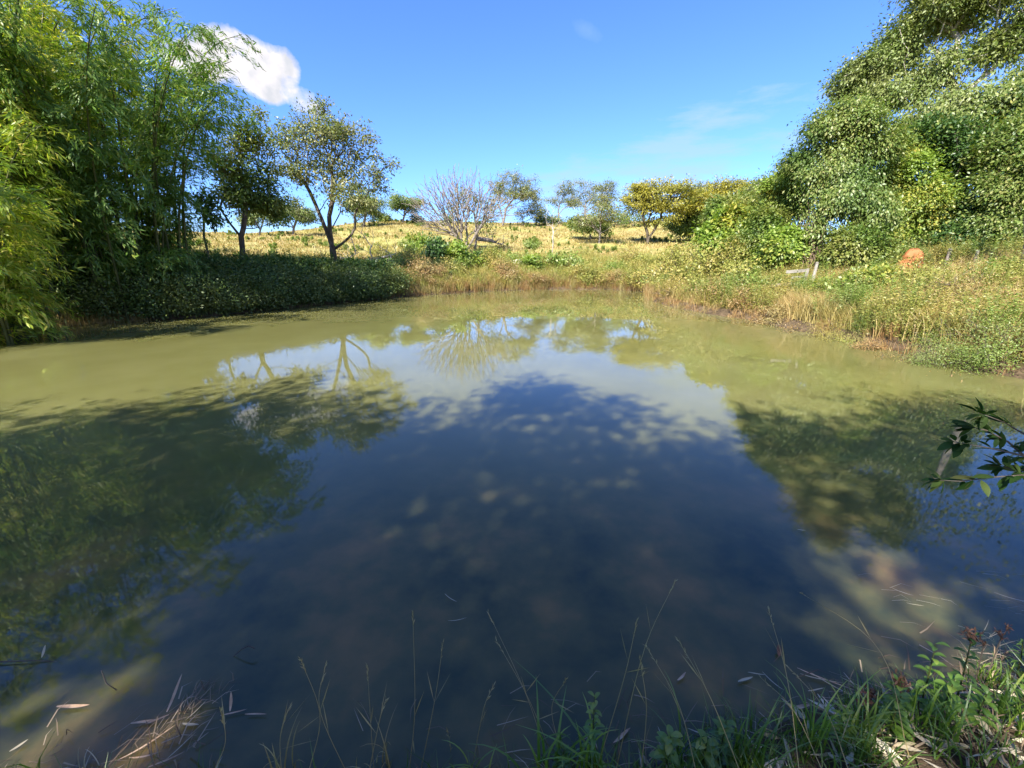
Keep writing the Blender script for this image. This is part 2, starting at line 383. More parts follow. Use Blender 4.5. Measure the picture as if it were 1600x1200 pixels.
M['grass'] = leafmat('grass_green', [(0.0859, 0.174, 0.02), (0.153, 0.266, 0.03), (0.257, 0.359, 0.05)], [(0.207, 0.253, 0.03), (0.345, 0.345, 0.06), (0.568, 0.439, 0.12)], 1.5, transl=.4, gloss=.08)
M['grass_dark'] = leafmat('grass_deep', [(0.0527, 0.117, 0.0132), (0.0922, 0.174, 0.0198), (0.158, 0.253, 0.033)], None, transl=.4, gloss=.08)
M['thatch'] = leafmat('thatch', [(.07, .045, .03), (.16, .11, .07), (.26, .19, .12), (.42, .32, .22)], None, transl=.15, gloss=.02)
M['leaf_twig'] = leafmat('twig_leaf', [(.015, .04, .01), (.03, .07, .016), (.06, .1, .025), (.12, .12, .04)], None, transl=.3, gloss=.015)
M['lilac'] = leafmat('lilac_flower', [(.35, .18, .35), (.5, .3, .5)], None)
M['deadleaf'] = surfmat('dead_leaf', [(.22, .12, .06), (.48, .32, .2), (.62, .45, .3)], 9, (.3, .5, .7), rough=.6, bump=.1)
M['deadleaf_brown'] = surfmat('dead_leaf_brown', [(.08, .035, .02), (.17, .07, .035), (.28, .14, .07)], 14, (.3, .5, .7), rough=.6, bump=.1)
M['mound'] = surfmat('termite_clay', [(.2, .07, .03), (.36, .125, .05), (.44, .17, .075)], 5, (.3, .5, .7), bump=1.0, bscale=7)
M['board'] = surfmat('weathered_board', [(.14, .125, .1), (.28, .255, .22), (.4, .375, .33)], 5, (.3, .5, .7), stretch=(.3, 1, 1), bump=.3)
M['stone'] = surfmat('pale_stone', [(.4, .37, .3), (.6, .56, .48), (.7, .66, .58)], 4, (.3, .5, .7), bump=.4)
M['vine_brown'] = surfmat('dry_vine', [(.1, .07, .05), (.2, .14, .1), (.32, .24, .18)], 8, (.3, .5, .7), bump=.4)
M['flower_dry'] = leafmat('dry_seedhead', [(.07, .035, .02), (.13, .06, .03), (.2, .1, .05)], None, transl=.2)

def ground_mat():
    m, nt, N, L, o = newmat('ground')
    g = N.new('ShaderNodeNewGeometry'); pos = g.outputs['Position']
    a = ramp(N, L, noise(N, L, .7, 9, pos, .68), [(.1, .13, .035), (.22, .2, .07), (.32, .265, .11), (.4, .32, .15)], (.3, .43, .56, .75))
    b = ramp(N, L, noise(N, L, 2.5, 8, pos, .7), [(.16, .19, .05), (.28, .28, .08), (.42, .36, .13)], (.3, .5, .7))
    f = ramp(N, L, noise(N, L, .13, 5, pos), [(0, 0, 0), (1, 1, 1)], (.42, .62))
    c = mixc(N, L, f, a, b)
    # bare mud near water level
    sp = N.new('ShaderNodeSeparateXYZ'); L.new(pos, sp.inputs[0])
    mud = ramp(N, L, noise(N, L, 5, 8, pos, .7), [(.03, .022, .014), (.09, .065, .04), (.17, .12, .075)], (.3, .5, .7))
    mf = N.new('ShaderNodeMapRange'); mf.inputs['From Min'].default_value = .75; mf.inputs['From Max'].default_value = .3; L.new(sp.outputs['Z'], mf.inputs['Value'])
    c = mixc(N, L, mf.outputs[0], c, mud)
    bs = N.new('ShaderNodeBsdfPrincipled'); bs.inputs['Roughness'].default_value = .95; bs.inputs['Specular IOR Level'].default_value = .1
    L.new(c, bs.inputs['Base Color'])
    bp = N.new('ShaderNodeBump'); bp.inputs['Strength'].default_value = .8; bp.inputs['Distance'].default_value = .12
    L.new(noise(N, L, 3, 9, pos, .75), bp.inputs['Height']); L.new(bp.outputs[0], bs.inputs['Normal'])
    L.new(bs.outputs[0], o.inputs[0]); return m
def water_mat():
    m, nt, N, L, o = newmat('pond_water')
    g = N.new('ShaderNodeNewGeometry'); pos = g.outputs['Position']
    b = N.new('ShaderNodeBsdfPrincipled')
    sp = N.new('ShaderNodeSeparateXYZ'); L.new(pos, sp.inputs[0])
    silt = ramp(N, L, noise(N, L, .35, 4, pos), [(.116, .114, .036), (.148, .145, .056)], (.35, .65))
    # clear shallows by the near shore: the brown bed and weed show through
    bed = ramp(N, L, noise(N, L, 1.3, 6, pos, .6), [(.03, .045, .02), (.09, .085, .03), (.21, .13, .045)], (.35, .52, .72))
    mr = N.new('ShaderNodeMapRange'); mr.interpolation_type = 'SMOOTHSTEP'
    mr.inputs['From Min'].default_value = 5.2; mr.inputs['From Max'].default_value = 2.2; L.new(sp.outputs['Y'], mr.inputs['Value'])
    c = mixc(N, L, mr.outputs[0], silt, bed)
    L.new(c, b.inputs['Base Color'])
    b.inputs['Roughness'].default_value = .015; b.inputs['IOR'].default_value = 1.4
    b.inputs['Subsurface Weight'].default_value = 1.0; b.inputs['Subsurface Radius'].default_value = (1.0, .95, .7); b.inputs['Subsurface Scale'].default_value = .8
    b.subsurface_method = 'RANDOM_WALK'
    bp = N.new('ShaderNodeBump'); bp.inputs['Strength'].default_value = .03; bp.inputs['Distance'].default_value = .02
    mp = N.new('ShaderNodeMapping'); mp.inputs['Scale'].default_value = (1, .5, 1); L.new(pos, mp.inputs[0])
    L.new(noise(N, L, 4.0, 5, mp.outputs[0]), bp.inputs['Height']); L.new(bp.outputs[0], b.inputs['Normal'])
    L.new(b.outputs[0], o.inputs[0]); return m

# ------------------------------------------------------------------ ground and water
def build_ground():
    def axis(lo, hi, n, k=5.0, c=0.0):
        t = np.linspace(-1, 1, n); s = np.sinh(t*k)/math.sinh(k)
        return np.where(s < 0, c-s*(lo-c), c+s*(hi-c))
    xs = axis(-2500, 2500, 520, 6.4); ys = axis(-1200, 3500, 560, 6.4, 14.0)
    X, Y = np.meshgrid(xs, ys); Z = ground(X.ravel(), Y.ravel())
    v = np.stack([X.ravel(), Y.ravel(), Z], 1); nx, ny = len(xs), len(ys)
    i = np.arange(nx-1)[None]+np.arange(ny-1)[:, None]*nx; i = i.ravel()
    f = np.stack([i, i+1, i+1+nx, i+nx], 1)
    o = link('ground', mesh('ground', v, f, ground_mat(), True)); o['kind'] = 'structure'
build_ground()
def build_water():
    x0, x1, y0, y1 = -21, 14, -1.2, 37
    v = [(x0, y0, 0), (x1, y0, 0), (x1, y1, 0), (x0, y1, 0), (x0, y0, -3), (x1, y0, -3), (x1, y1, -3), (x0, y1, -3)]
    f = [(0, 1, 2, 3), (7, 6, 5, 4), (0, 4, 5, 1), (1, 5, 6, 2), (2, 6, 7, 3), (3, 7, 4, 0)]
    o = link('water', mesh('water', v, f, water_mat())); o['kind'] = 'structure'
build_water()

# ------------------------------------------------------------------ trees
def tree(name, label, cat, base, trunks, blobs, ntar, per, sig, L, Wd, leaf, bark, rmax, seed=1, group=None,
         droop=.3, shell=.55, step=.5, bf=.45, bare=0.0, flat=.8, wob=.07, rtip=.012, minr=0, lift=0., crownname='crown', per_head=13, tight=.25):
    r = np.random.default_rng(seed)
    t = thing(name, label, cat, base, group)
    tar = sample_blobs(blobs, ntar, shell, r, per_head, tight)
    gz = ground(tar[:, 0], tar[:, 1])+.25; tar[:, 2] = np.maximum(tar[:, 2], gz)
    A, PAR, rad = grow(trunks, tar, step, bf, rtip=rtip, seed=seed, rmax=rmax, wob=wob, lift=lift)
    mb = MB(); branch_mesh(mb, A, PAR, rad, minr=minr); part('trunk', mb, M[bark], t)
    if per:
        use = tar[r.random(len(tar)) >= bare]
        cb = MB(); crown(cb, use, per, sig, L, Wd, droop, np.mean(tar, 0), r, flat); part(crownname, cb, M[leaf], t)
    return t
def stem(base, *pts): return [base]+[np.asarray(p, float) for p in pts]

def bamboo(label, cx, cy, n, spread, Hh, out, bias, leaf, seed, sprays=46, per=34, low=.12, L=.26, Wd=.036, sl=1.1):
    r = np.random.default_rng(seed); base = np.array([cx, cy, G(cx, cy)])
    t = thing('bamboo_clump', label, 'bamboo', base, 'bamboo clumps on the left bank')
    fol = MB()
    for k in range(n):
        a = r.uniform(0, 6.283); rr = spread*math.sqrt(r.random())
        b = base+np.array([math.cos(a)*rr, math.sin(a)*rr, 0]); b[2] = G(b[0], b[1])-.05
        od = np.array([math.cos(a), math.sin(a), 0])*out*r.uniform(.5, 1.1)+np.array([bias[0], bias[1], 0])*r.uniform(.5, 1.2)+np.append(r.normal(size=2)*.5, 0)
        hh = Hh*r.uniform(.72, 1.05); s = np.linspace(0, 1, 13)
        pts = b+s[:, None]**2.3*od+np.stack([0*s, 0*s, hh*(s-.16*s**5)], 1)+np.stack([np.sin(s*7+k)*.08, np.cos(s*6+k)*.08, 0*s], 1)*s[:, None]
        c = MB(); polytube(c, pts, .045*(1-s*.88)+.004, 6)
        part('culm', c, M['culm'], t, True)
        # sprays
        nb = sprays//3; sprays = nb*3; q = np.repeat(r.uniform(low, 1, nb)**.85, 3); q = np.clip(q+r.normal(size=sprays)*.015, low, 1); i0 = np.minimum((q*12).astype(int), 11); fr = q*12-i0
        p0 = pts[i0]*(1-fr)[:, None]+pts[i0+1]*fr[:, None]
        ang = np.repeat(r.uniform(0, 6.283, nb), 3)+r.normal(size=sprays)*.3; d = np.stack([np.cos(ang), np.sin(ang), r.uniform(-.1, .7, sprays)], 1)+nrmz(od[None])*.55
        d = nrmz(d); ln = sl*np.repeat(r.uniform(.5, 1.35, nb), 3)*r.uniform(.8, 1.15, sprays)
        tt = r.random((sprays, per))**.7
        pp = p0[:, None]+d[:, None]*(ln[:, None]*tt)[..., None]; pp[..., 2] -= (tt**2)*ln[:, None]*.55
        pp = pp+r.normal(size=pp.shape)*.07
        ax = d[:, None]*1.0+r.normal(size=pp.shape)*.45; ax[..., 2] -= .35+tt*.75
        pp = pp.reshape(-1, 3); ax = ax.reshape(-1, 3)
        keep = pp[:, 2] > ground(pp[:, 0], pp[:, 1])+.1; keep &= pp[:, 2] > .12
        dd = np.broadcast_to(d[:, None], (sprays, per, 3)).reshape(-1, 3)[keep]
        pp = pp[keep]; ax = ax[keep]; z = r.uniform(.6, 1.3, len(pp)); rad_ = pp-base; rad_[:, 2] = 0
        up = nrmz(rad_)*1.0+dd*.7+np.array([0, 0, 1.0])+r.normal(size=pp.shape)*.6
        leaves(fol, pp, ax, L*z, Wd*z, up, r=r)
        # thin side branches
        e = p0+d*ln[:, None]*.8; e[:, 2] -= .5*ln*.64*.55
        tubes(fol, p0, e, np.full(sprays, .008), np.full(sprays, .003), d, d, 3)
    part('foliage', fol, M[leaf], t)
    return t

p = P(205, 470, 23); bamboo('tall dark bamboo clump with arching culms shading the left bank', p[0], p[1], 46, 2.2, 11.4, 3.2, (.8, -.3), 'bamboo_shaded', 11, low=.08, sprays=60, per=32, L=.21, Wd=.046)
p = P(-95, 480, 18.6); bamboo('low bright yellow-green bamboo clump drooping to the water at the left edge', p[0], p[1], 32, 1.5, 7.8, 1.9, (.15, -.4), 'bamboo', 12, low=.0, sprays=51, per=28, L=.2, Wd=.044, sl=1.0)
p = P(35, 480, 22.5); bamboo('tallest bamboo clump, arching in over the top left corner', p[0], p[1], 46, 2.0, 14.3, 3.8, (.35, -.7), 'bamboo', 13, low=.15, sprays=60, per=30, L=.22, Wd=.045)
p = P(150, 470, 28); bamboo('rear bamboo clump standing behind the tallest one', p[0], p[1], 26, 2.2, 12.5, 3.4, (.6, 0), 'bamboo_shaded', 14, low=.08, sprays=42, per=28)
p = P(60, 470, 31); bamboo('farthest bamboo clump, hardly seen between the front culms', p[0], p[1], 22, 2.2, 12.5, 3.4, (.6, 0), 'bamboo_shaded', 15, low=.05, sprays=42, per=28)

# unseen trees beside the photographer (their shade lies on the water)
def shadeblob(x, y, z, r_, rz=1.2):
    k = z/math.tan(SUN_EL); return (x+math.sin(SUN_AZ)*k, y+math.cos(SUN_AZ)*k, z, r_, r_, rz)
b = np.array([-6.2, -7.4, G(-6.2, -7.4)])
tree('shade_tree', 'broad leafy tree on the near shore left of the view, shading the near water', 'tree', b,
     [stem(b, b+[.1, .1, 3], b+[-.2, .3, 5.5], b+[-.4, .6, 8])],
     [shadeblob(-.3, 4.6, 9.6, 1.9), shadeblob(-2.6, 4.9, 9.2, 1.8), shadeblob(.9, 3.0, 9.8, 1.6), shadeblob(-.8, 3.4, 9.0, 1.8), shadeblob(-.2, 1.5, 9.0, 1.1), shadeblob(-3.6, 2.6, 9.0, 1.5), shadeblob(.1, .9, 10, .9), shadeblob(-.2, 6.2, 9.8, .8, .8), shadeblob(1.0, 5.0, 10, .7, .6)],
     400, 62, .35, .2, .1, 'leaf_mid', 'bark', .28, 21, group='trees beside the photographer')
b = np.array([-11.4, -6.6, G(-11.4, -6.6)])
tree('shade_tree', 'second leafy tree on the near shore, farther left outside the view', 'tree', b,
     [stem(b, b+[.1, .1, 3], b+[.2, .3, 5.5], b+[.3, .6, 7])],
     [shadeblob(-5.3, 4.4, 8.6, 2.0), shadeblob(-5.4, 1.6, 8.6, 1.8), shadeblob(-3.1, 1.9, 8.6, 1.0, .8), shadeblob(-2.1, 2.0, 8.6, .6, .6), shadeblob(-7.5, 3.6, 8.0, 2.2), shadeblob(-8.5, 1.0, 8.0, 2.4)],
     330, 70, .36, .2, .1, 'leaf_mid', 'bark', .28, 22, group='trees beside the photographer')

b = np.array([.4, -7.6, G(.4, -7.6)])
tree('shade_tree', 'leafy tree behind the photographer, shading the right side of the water', 'tree', b,
     [stem(b, b+[.1, .1, 3], b+[-.2, .8, 5.5], b+[-.4, 1.8, 7.5])],
     [shadeblob(4.3, 4.2, 9.0, 1.4, .9), shadeblob(5.4, 3.4, 9.2, 1.5), shadeblob(4.4, 2.6, 9.4, 1.1, .9), shadeblob(6.6, 4.4, 9, 1.5), shadeblob(3.6, 5.0, 8.8, .7, .6), shadeblob(6.3, 2.0, 9, 1.5)],
     260, 74, .32, .2, .1, 'leaf_mid', 'bark', .26, 23, group='trees beside the photographer')

# left bank trees
b = onground(376, 27)
tree('tree', 'dark leafy tree with forked trunk between the tall bamboo and the open crowned tree', 'tree', b,
     [stem(b, P(377, 372, 27), P(360, 350, 27), P(345, 325, 26.6)), stem(P(377, 370, 27), P(383, 340, 27), P(385, 300, 27.3))],
     [BL(375, 215, 42, 28, 27), BL(352, 262, 36, 34, 26.5), BL(400, 262, 32, 34, 27.4), BL(360, 312, 40, 26, 27), BL(412, 318, 30, 20, 27.5), BL(330, 310, 26, 18, 26), BL(378, 290, 40, 30, 27)],
     420, 42, .24, .16, .075, 'leaf_mid', 'bark', .13, 31, flat=.8)
b = onground(320, 25.5)
tree('sapling', 'thin straight sapling beside the tall bamboo clump', 'tree', b, [stem(b, P(320, 370, 25.5), P(317, 335, 25.5))],
     [BL(318, 318, 16, 14, 25.5), BL(326, 338, 14, 8, 25.5)], 40, 26, .2, .2, .08, 'leaf_dark', 'bark', .05, 32)
b = onground(522, 30)
tree('tree', 'large open crowned tree with dark forking trunk on the left bank', 'tree', b,
     [stem(b, P(519, 385, 30), P(506, 350, 30), P(488, 310, 30.2), P(468, 268, 30.4)), stem(P(519, 385, 30), P(514, 350, 29.7), P(520, 305, 29.5), P(518, 262, 29.4)),
      stem(P(516, 362, 30), P(532, 332, 29.5), P(535, 300, 29.2)), stem(P(521, 390, 30), P(545, 372, 29.2), P(556, 356, 29))],
     [BL(490, 175, 34, 18, 30), BL(440, 205, 30, 22, 30.5), BL(415, 190, 14, 16, 30.8), BL(530, 195, 32, 18, 29.6), BL(500, 205, 60, 24, 30), BL(560, 225, 34, 22, 29.5), BL(595, 262, 20, 22, 29.2), BL(570, 280, 30, 20, 29.4), BL(430, 245, 30, 22, 30.4),
      BL(560, 320, 28, 14, 28.8), BL(460, 260, 34, 22, 30.3), BL(455, 330, 26, 20, 29.6), BL(585, 290, 28, 10, 29.2),
     BL(500, 235, 70, 50, 30), BL(530, 290, 50, 40, 29.5), BL(460, 300, 30, 40, 30)],
     950, 27, .2, .15, .075, 'leaf_olive', 'bark', .2, 33, step=.35, bf=.5, rtip=.008, bare=.2)

# bare tree in the middle of the far bank
b = onground(727, 44)
rr = np.random.default_rng(41)
br = [stem(b, P(722, 382, 44), P(714, 370, 44)), stem(b, P(738, 376, 43.8), P(752, 352, 43.5)), stem(b, P(730, 372, 44.4), P(728, 345, 44.6))]
tree('bare_tree', 'leafless grey tree fanning pale branches on the far slope', 'tree', b, br,
     [BL(700, 305, 48, 34, 44), BL(735, 300, 42, 38, 44), BL(668, 325, 32, 28, 43.5), BL(765, 320, 30, 30, 43.8), BL(690, 350, 45, 16, 43.5)],
     1300, 0, .2, .1, .05, 'leaf_olive', 'bark_grey', .2, 42, step=.45, bf=.75, wob=.035, rtip=.017, shell=.8)
b = onground(743, 45.5)
tree('tree', 'small olive leaved tree tangled behind the bare grey branches', 'tree', b, [stem(b, P(745, 360, 45.5), P(742, 340, 45.5))],
     [BL(735, 312, 28, 18, 45.8), BL(760, 318, 22, 20, 46), BL(712, 318, 22, 14, 46), BL(752, 345, 26, 14, 45)], 170, 16, .35, .24, .1, 'leaf_grey', 'bark_grey', .12, 43, bare=.25)

# ridge trees
def ridge(label, px, py, D, trunks, blobs, n, per, leaf, seed, rmax=.16, bare=.15, bark='bark_grey', L=.22, Wd=.11, sig=.36, name='tree', flat=.6):
    b = onground(px, D); tr = [stem(b, *[P(*q) for q in t]) for t in trunks]
    return tree(name, label, 'tree', b, tr, [BL(q[0], q[1]-1, q[2]*1.22, q[3]*1.35, q[4]) for q in blobs], int(n*2.1), int(per*2.0), sig, L, Wd, leaf, bark, rmax, seed, group='trees scattered over the ridge', shell=.3,
                bare=bare, rtip=.017, step=.7, flat=flat, bf=.5, crownname='crown')
ridge('domed grey-green tree with a vine wrapped trunk right of the bare tree', 786, 353, 80, [[(784, 335, 80), (778, 318, 80)], [(790, 328, 80), (806, 305, 80)]],
      [(803, 285, 26, 14, 80), (780, 297, 14, 14, 80), (825, 297, 18, 16, 80), (803, 305, 34, 14, 80), (835, 320, 10, 18, 80)], 210, 18, 'leaf_olive', 51, .22)
ridge('slender pale stemmed tree behind the domed grey-green tree', 818, 353, 84, [[(816, 340, 84), (822, 320, 84)]], [(828, 325, 14, 12, 84), (840, 335, 10, 12, 84), (812, 335, 12, 8, 84)], 70, 18, 'leaf_olive', 52, .08)
ridge('small round tree on the skyline between domed tree and bare one', 872, 340, 88, [[(872, 330, 88), (876, 312, 88)]], [(882, 300, 16, 9, 88), (866, 313, 12, 12, 88), (892, 315, 12, 12, 88)], 100, 15, 'leaf_olive', 53, .14)
ridge('tall thin crowned tree leaning on the ridge, green top over grey twigs', 912, 342, 84, [[(914, 325, 84), (918, 308, 84)]], [(922, 293, 18, 8, 84), (945, 293, 16, 7, 84), (925, 310, 30, 14, 84), (950, 315, 14, 18, 84)], 190, 13, 'leaf_olive', 54, .14, bare=.12)
ridge('half bare tree on the slope left of the ochre tree', 935, 383, 55, [[(937, 365, 55), (938, 350, 55)]], [(940, 340, 28, 10, 55), (915, 345, 20, 10, 55), (945, 325, 26, 14, 55)], 190, 9, 'leaf_olive', 55, .12, bare=.3, sig=.3, L=.22, Wd=.1)
ridge('squat dark tree shading the grass at the edge of the slope', 922, 372, 60, [[(922, 362, 60), (920, 352, 60)]], [(925, 352, 26, 11, 60), (900, 350, 16, 8, 60), (940, 358, 14, 8, 60)], 90, 24, 'leaf_mid', 56, .12, bare=.1, L=.25)
ridge('wide ochre leaved tree with leaning forked trunk on the slope', 1009, 384, 55, [[(1013, 372, 55), (1024, 358, 55), (1032, 340, 55)], [(1012, 366, 55), (1006, 345, 55), (1004, 330, 55)]],
      [(1040, 291, 40, 8, 55), (1010, 300, 30, 10, 55), (990, 315, 20, 14, 55), (1060, 297, 26, 9, 55), (1020, 318, 42, 14, 55), (1050, 325, 28, 12, 55), (1045, 345, 20, 8, 55)], 280, 22, 'leaf_ochre', 57, .2, bare=.15, bark='bark', sig=.34, L=.24, Wd=.11, flat=.45)
ridge('round green tree on the skyline left of the bare grey tree', 632, 350, 76, [[(632, 338, 76), (632, 325, 76)]], [(630, 316, 22, 11, 76), (645, 325, 16, 8, 76), (615, 325, 10, 8, 76)], 110, 24, 'leaf_mid', 58, .16)
ridge('grey-green tree on the ridge behind the large open crowned tree', 572, 347, 72, [[(572, 335, 72), (570, 322, 72)]], [(572, 318, 24, 12, 72), (555, 328, 18, 12, 72), (590, 332, 14, 10, 72)], 130, 24, 'leaf_mid', 59, .16)
ridge('low bushy tree on the ridge seen through the forked dark tree', 462, 352, 64, [[(462, 345, 64), (465, 335, 64)]], [(455, 330, 26, 14, 64), (480, 338, 20, 10, 64), (430, 338, 16, 12, 64)], 130, 20, 'leaf_grey', 60, .14)
ridge('twiggy tree at the foot of the dark tree crown on the ridge', 410, 356, 66, [[(410, 350, 66), (410, 342, 66)]], [(408, 338, 22, 10, 66), (390, 345, 14, 8, 66)], 80, 16, 'leaf_grey', 61, .1)
ridge('dark green bushy tree on the ridge right of the ochre tree', 1085, 372, 60, [[(1085, 355, 60), (1085, 340, 60)]], [(1085, 325, 26, 24, 60), (1075, 350, 24, 12, 60), (1105, 345, 22, 22, 60)], 190, 28, 'leaf_mid', 62, .16, bare=.05)
ridge('tall tree with yellowing top behind the right hand thicket', 1140, 360, 58, [[(1140, 335, 58), (1142, 315, 58)]], [(1135, 300, 30, 12, 58), (1105, 312, 20, 12, 58), (1165, 310, 24, 16, 58), (1142, 285, 8, 8, 58), (1140, 325, 34, 16, 58)], 240, 26, 'leaf_ochre', 63, .18, bare=.08)
ridge('loose twiggy tree top showing above the thicket right of the yellowing tree', 1180, 360, 54, [[(1182, 330, 54), (1186, 305, 54)]], [(1186, 292, 18, 16, 54), (1200, 305, 14, 14, 54)], 110, 10, 'leaf_grey', 64, .12, bare=.35)
ridge('spreading green tree linking the ochre tree to the thicket on the skyline', 1110, 350, 64, [[(1110, 335, 64), (1112, 320, 64)]], [(1100, 300, 26, 12, 64), (1122, 308, 22, 14, 64), (1085, 312, 18, 12, 64), (1110, 325, 30, 14, 64)], 170, 26, 'leaf_olive', 65, .16, bare=.05)
ridge('low green tree beside the right of the ochre tree crown', 1075, 368, 62, [[(1075, 355, 62), (1076, 345, 62)]], [(1072, 335, 20, 12, 62), (1090, 345, 22, 14, 62)], 120, 26, 'leaf_olive', 66, .12, bare=.05)
for i, (px, D, hpx, lab) in enumerate([(605, 80, 10, 'right of the large open crowned tree'), (655, 78, 12, 'beside the round green skyline tree'), (700, 82, 14, 'behind the bare grey tree'), (850, 84, 16, 'just right of the domed tree'),
                                      (868, 86, 10, 'under the small round skyline tree'), (965, 80, 22, 'left of the ochre tree crown'), (985, 76, 26, 'behind the ochre tree'), (895, 82, 8, 'under the leaning thin tree'), (1040, 72, 18, 'behind the leaning ochre trunk')]):
    b = onground(px, D); p0 = P(px, 400, D); y = 352
    c = b+[0, 0, hpx*D/F*.55]; wd = hpx*D/F
    tree('bush', 'small scrubby bush on the ridge line '+lab, 'bush', b, [stem(b, b+[0, 0, .4], b+[0.1, 0, .9])], [(c[0], c[1], c[2], wd*.7, wd*.6, wd*.45), (c[0]+wd*.5, c[1], c[2]*1.0-.2, wd*.4, wd*.4, wd*.3)],
         60, 26, .36, .28, .13, ['leaf_mid', 'leaf_grey', 'leaf_mid'][i % 3], 'bark_grey', .06, 70+i, group='bushes along the ridge line', step=.6)

# right hand thicket
b = onground(1497, 36)
tree('tree', 'biggest tree at top right, spreading grey-green crown on pale limbs', 'tree', b,
     [stem(b, P(1496, 300, 36), P(1496, 215, 36), P(1500, 160, 36), P(1480, 110, 36)), stem(P(1498, 215, 36), P(1545, 180, 35.5), P(1600, 130, 35), P(1660, 60, 35)),
      stem(P(1498, 190, 36), P(1440, 165, 35.4), P(1390, 130, 35)), stem(P(1496, 225, 36), P(1460, 212, 36), P(1420, 190, 36))],
     [BL(1340, 125, 42, 18, 35), BL(1325, 140, 30, 14, 35), BL(1360, 105, 36, 20, 35), BL(1385, 95, 45, 30, 35.5), BL(1430, 50, 50, 40, 36), BL(1500, 10, 70, 40, 36), BL(1400, 150, 50, 18, 35), BL(1455, 110, 50, 30, 35), BL(1540, 90, 50, 40, 36), BL(1590, 40, 60, 50, 36), BL(1610, 110, 40, 30, 35), BL(1480, 170, 40, 16, 35), BL(1640, -40, 70, 60, 36), BL(1520, -50, 80, 40, 36), BL(1440, 205, 50, 22, 34.5), BL(1545, 205, 50, 24, 34.5), BL(1500, 235, 50, 20, 34), BL(1350, 165, 40, 20, 34), BL(1590, 170, 40, 26, 34.5), BL(1490, 190, 60, 26, 33), BL(1440, 175, 40, 26, 33), BL(1530, 165, 40, 24, 33)],
     1350, 100, .36, .165, .075, 'leaf_grey', 'bark_pale', .34, 81, droop=.6, bare=.02, shell=.5, per_head=15, tight=.22, step=.6, rtip=.014)
b = onground(1272, 25)
t = tree('vine_draped_tree', 'tree smothered in hanging vines beside the brown vine column', 'tree', b,
     [stem(b, P(1280, 340, 25), P(1300, 270, 25), P(1310, 220, 25))],
     [BL(1300, 205, 45, 34, 25), BL(1335, 185, 44, 26, 25.4), BL(1262, 235, 24, 30, 24.8), BL(1290, 265, 48, 44, 24.8), BL(1345, 245, 44, 54, 25.2), BL(1375, 215, 34, 36, 26), BL(1310, 320, 38, 34, 24.6), BL(1350, 330, 50, 44, 25)],
     820, 112, .27, .125, .062, 'leaf_vine', 'bark', .2, 82, droop=1.1, shell=.5, per_head=20, tight=.2, crownname='crown')
# the tangle of dry vines hanging as a column
mb = MB(); r = np.random.default_rng(5)
for k in range(75):
    a = P(1274+r.normal()*15, 345+r.normal()*14, 23.9+r.normal()*.3); e = P(1264+r.normal()*12, 426, 23.5+r.normal()*.3); e[2] = G(e[0], e[1])
    s = np.linspace(0, 1, 9)[:, None]; pts = a*(1-s)+e*s+np.stack([np.sin(s[:, 0]*r.uniform(3, 9)+k), np.cos(s[:, 0]*r.uniform(3, 8)), 0*s[:, 0]], 1)*.13
    polytube(mb, pts, np.full(9, r.uniform(.006, .018)), 4)
part('vine_tangle', mb, M['vine_brown'], t)
cb = MB(); crown(cb, np.array([P(1272+r.normal()*16, 358+r.normal()*26, 23.6+r.normal()*.3) for _ in range(60)]), 46, .2, .12, .06, 1.0, None, r); part('hanging_leaves', cb, M['leaf_vine'], t)

def thick(label, px, D, trunks, blobs, n, per, leaf, seed, rmax=.15, L=.125, Wd=.066, sig=.27, name='tree', cat='tree', droop=.4, bark='bark', shell=.6):
    b = onground(px, D); tr = [stem(b, *[P(*q) for q in t]) for t in trunks]
    return tree(name, label, cat, b, tr, [BL(*q) for q in blobs], int(n*1.2), int(per*1.85), sig, L, Wd, leaf, bark, rmax, seed, group='trees of the right hand thicket', droop=droop, shell=shell, per_head=20, tight=.19)
thick('yellow-green leafy tree in the middle of the right hand thicket', 1410, 28, [[(1410, 340, 28), (1412, 290, 28)]],
      [(1420, 235, 44, 22, 28), (1410, 285, 54, 34, 27.6), (1440, 330, 50, 36, 27.5), (1385, 330, 34, 30, 27.3), (1400, 370, 60, 18, 27)], 560, 52, 'leaf_bright', 83)
thick('deep green tree right of the yellow-green one', 1505, 28, [[(1505, 340, 28), (1505, 290, 28)]],
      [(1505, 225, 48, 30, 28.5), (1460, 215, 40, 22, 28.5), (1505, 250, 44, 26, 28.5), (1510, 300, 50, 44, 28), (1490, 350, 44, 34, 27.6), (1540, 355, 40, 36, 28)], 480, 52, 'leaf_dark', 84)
thick('round topped tree at the right edge below the pale limbs', 1590, 27, [[(1590, 330, 27), (1592, 270, 27)]],
      [(1580, 220, 44, 28, 27), (1600, 260, 50, 44, 26.6), (1565, 290, 34, 40, 26.6), (1610, 330, 50, 50, 27), (1560, 350, 30, 30, 26.5)], 520, 52, 'leaf_vine', 85)
thick('dark leafy tree crown at the right edge against the sky', 1640, 33, [[(1640, 300, 33), (1630, 200, 33)]],
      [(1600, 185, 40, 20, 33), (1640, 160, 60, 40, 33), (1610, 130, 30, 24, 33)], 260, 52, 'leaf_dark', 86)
thick('fresh green tree at the left end of the thicket top', 1232, 27, [[(1232, 350, 27), (1230, 320, 27)]],
      [(1225, 290, 24, 24, 27), (1212, 315, 24, 20, 27), (1245, 315, 20, 26, 27), (1235, 270, 14, 16, 27)], 260, 50, 'leaf_bright', 87)
thick('glossy dark green tree between the fresh green top and the pale bush', 1200, 25, [[(1200, 380, 25), (1200, 360, 25)]],
      [(1200, 355, 34, 28, 25), (1225, 375, 30, 28, 24.8), (1180, 378, 24, 20, 24.8), (1195, 395, 30, 14, 24.6)], 320, 48, 'leaf_mid', 88)
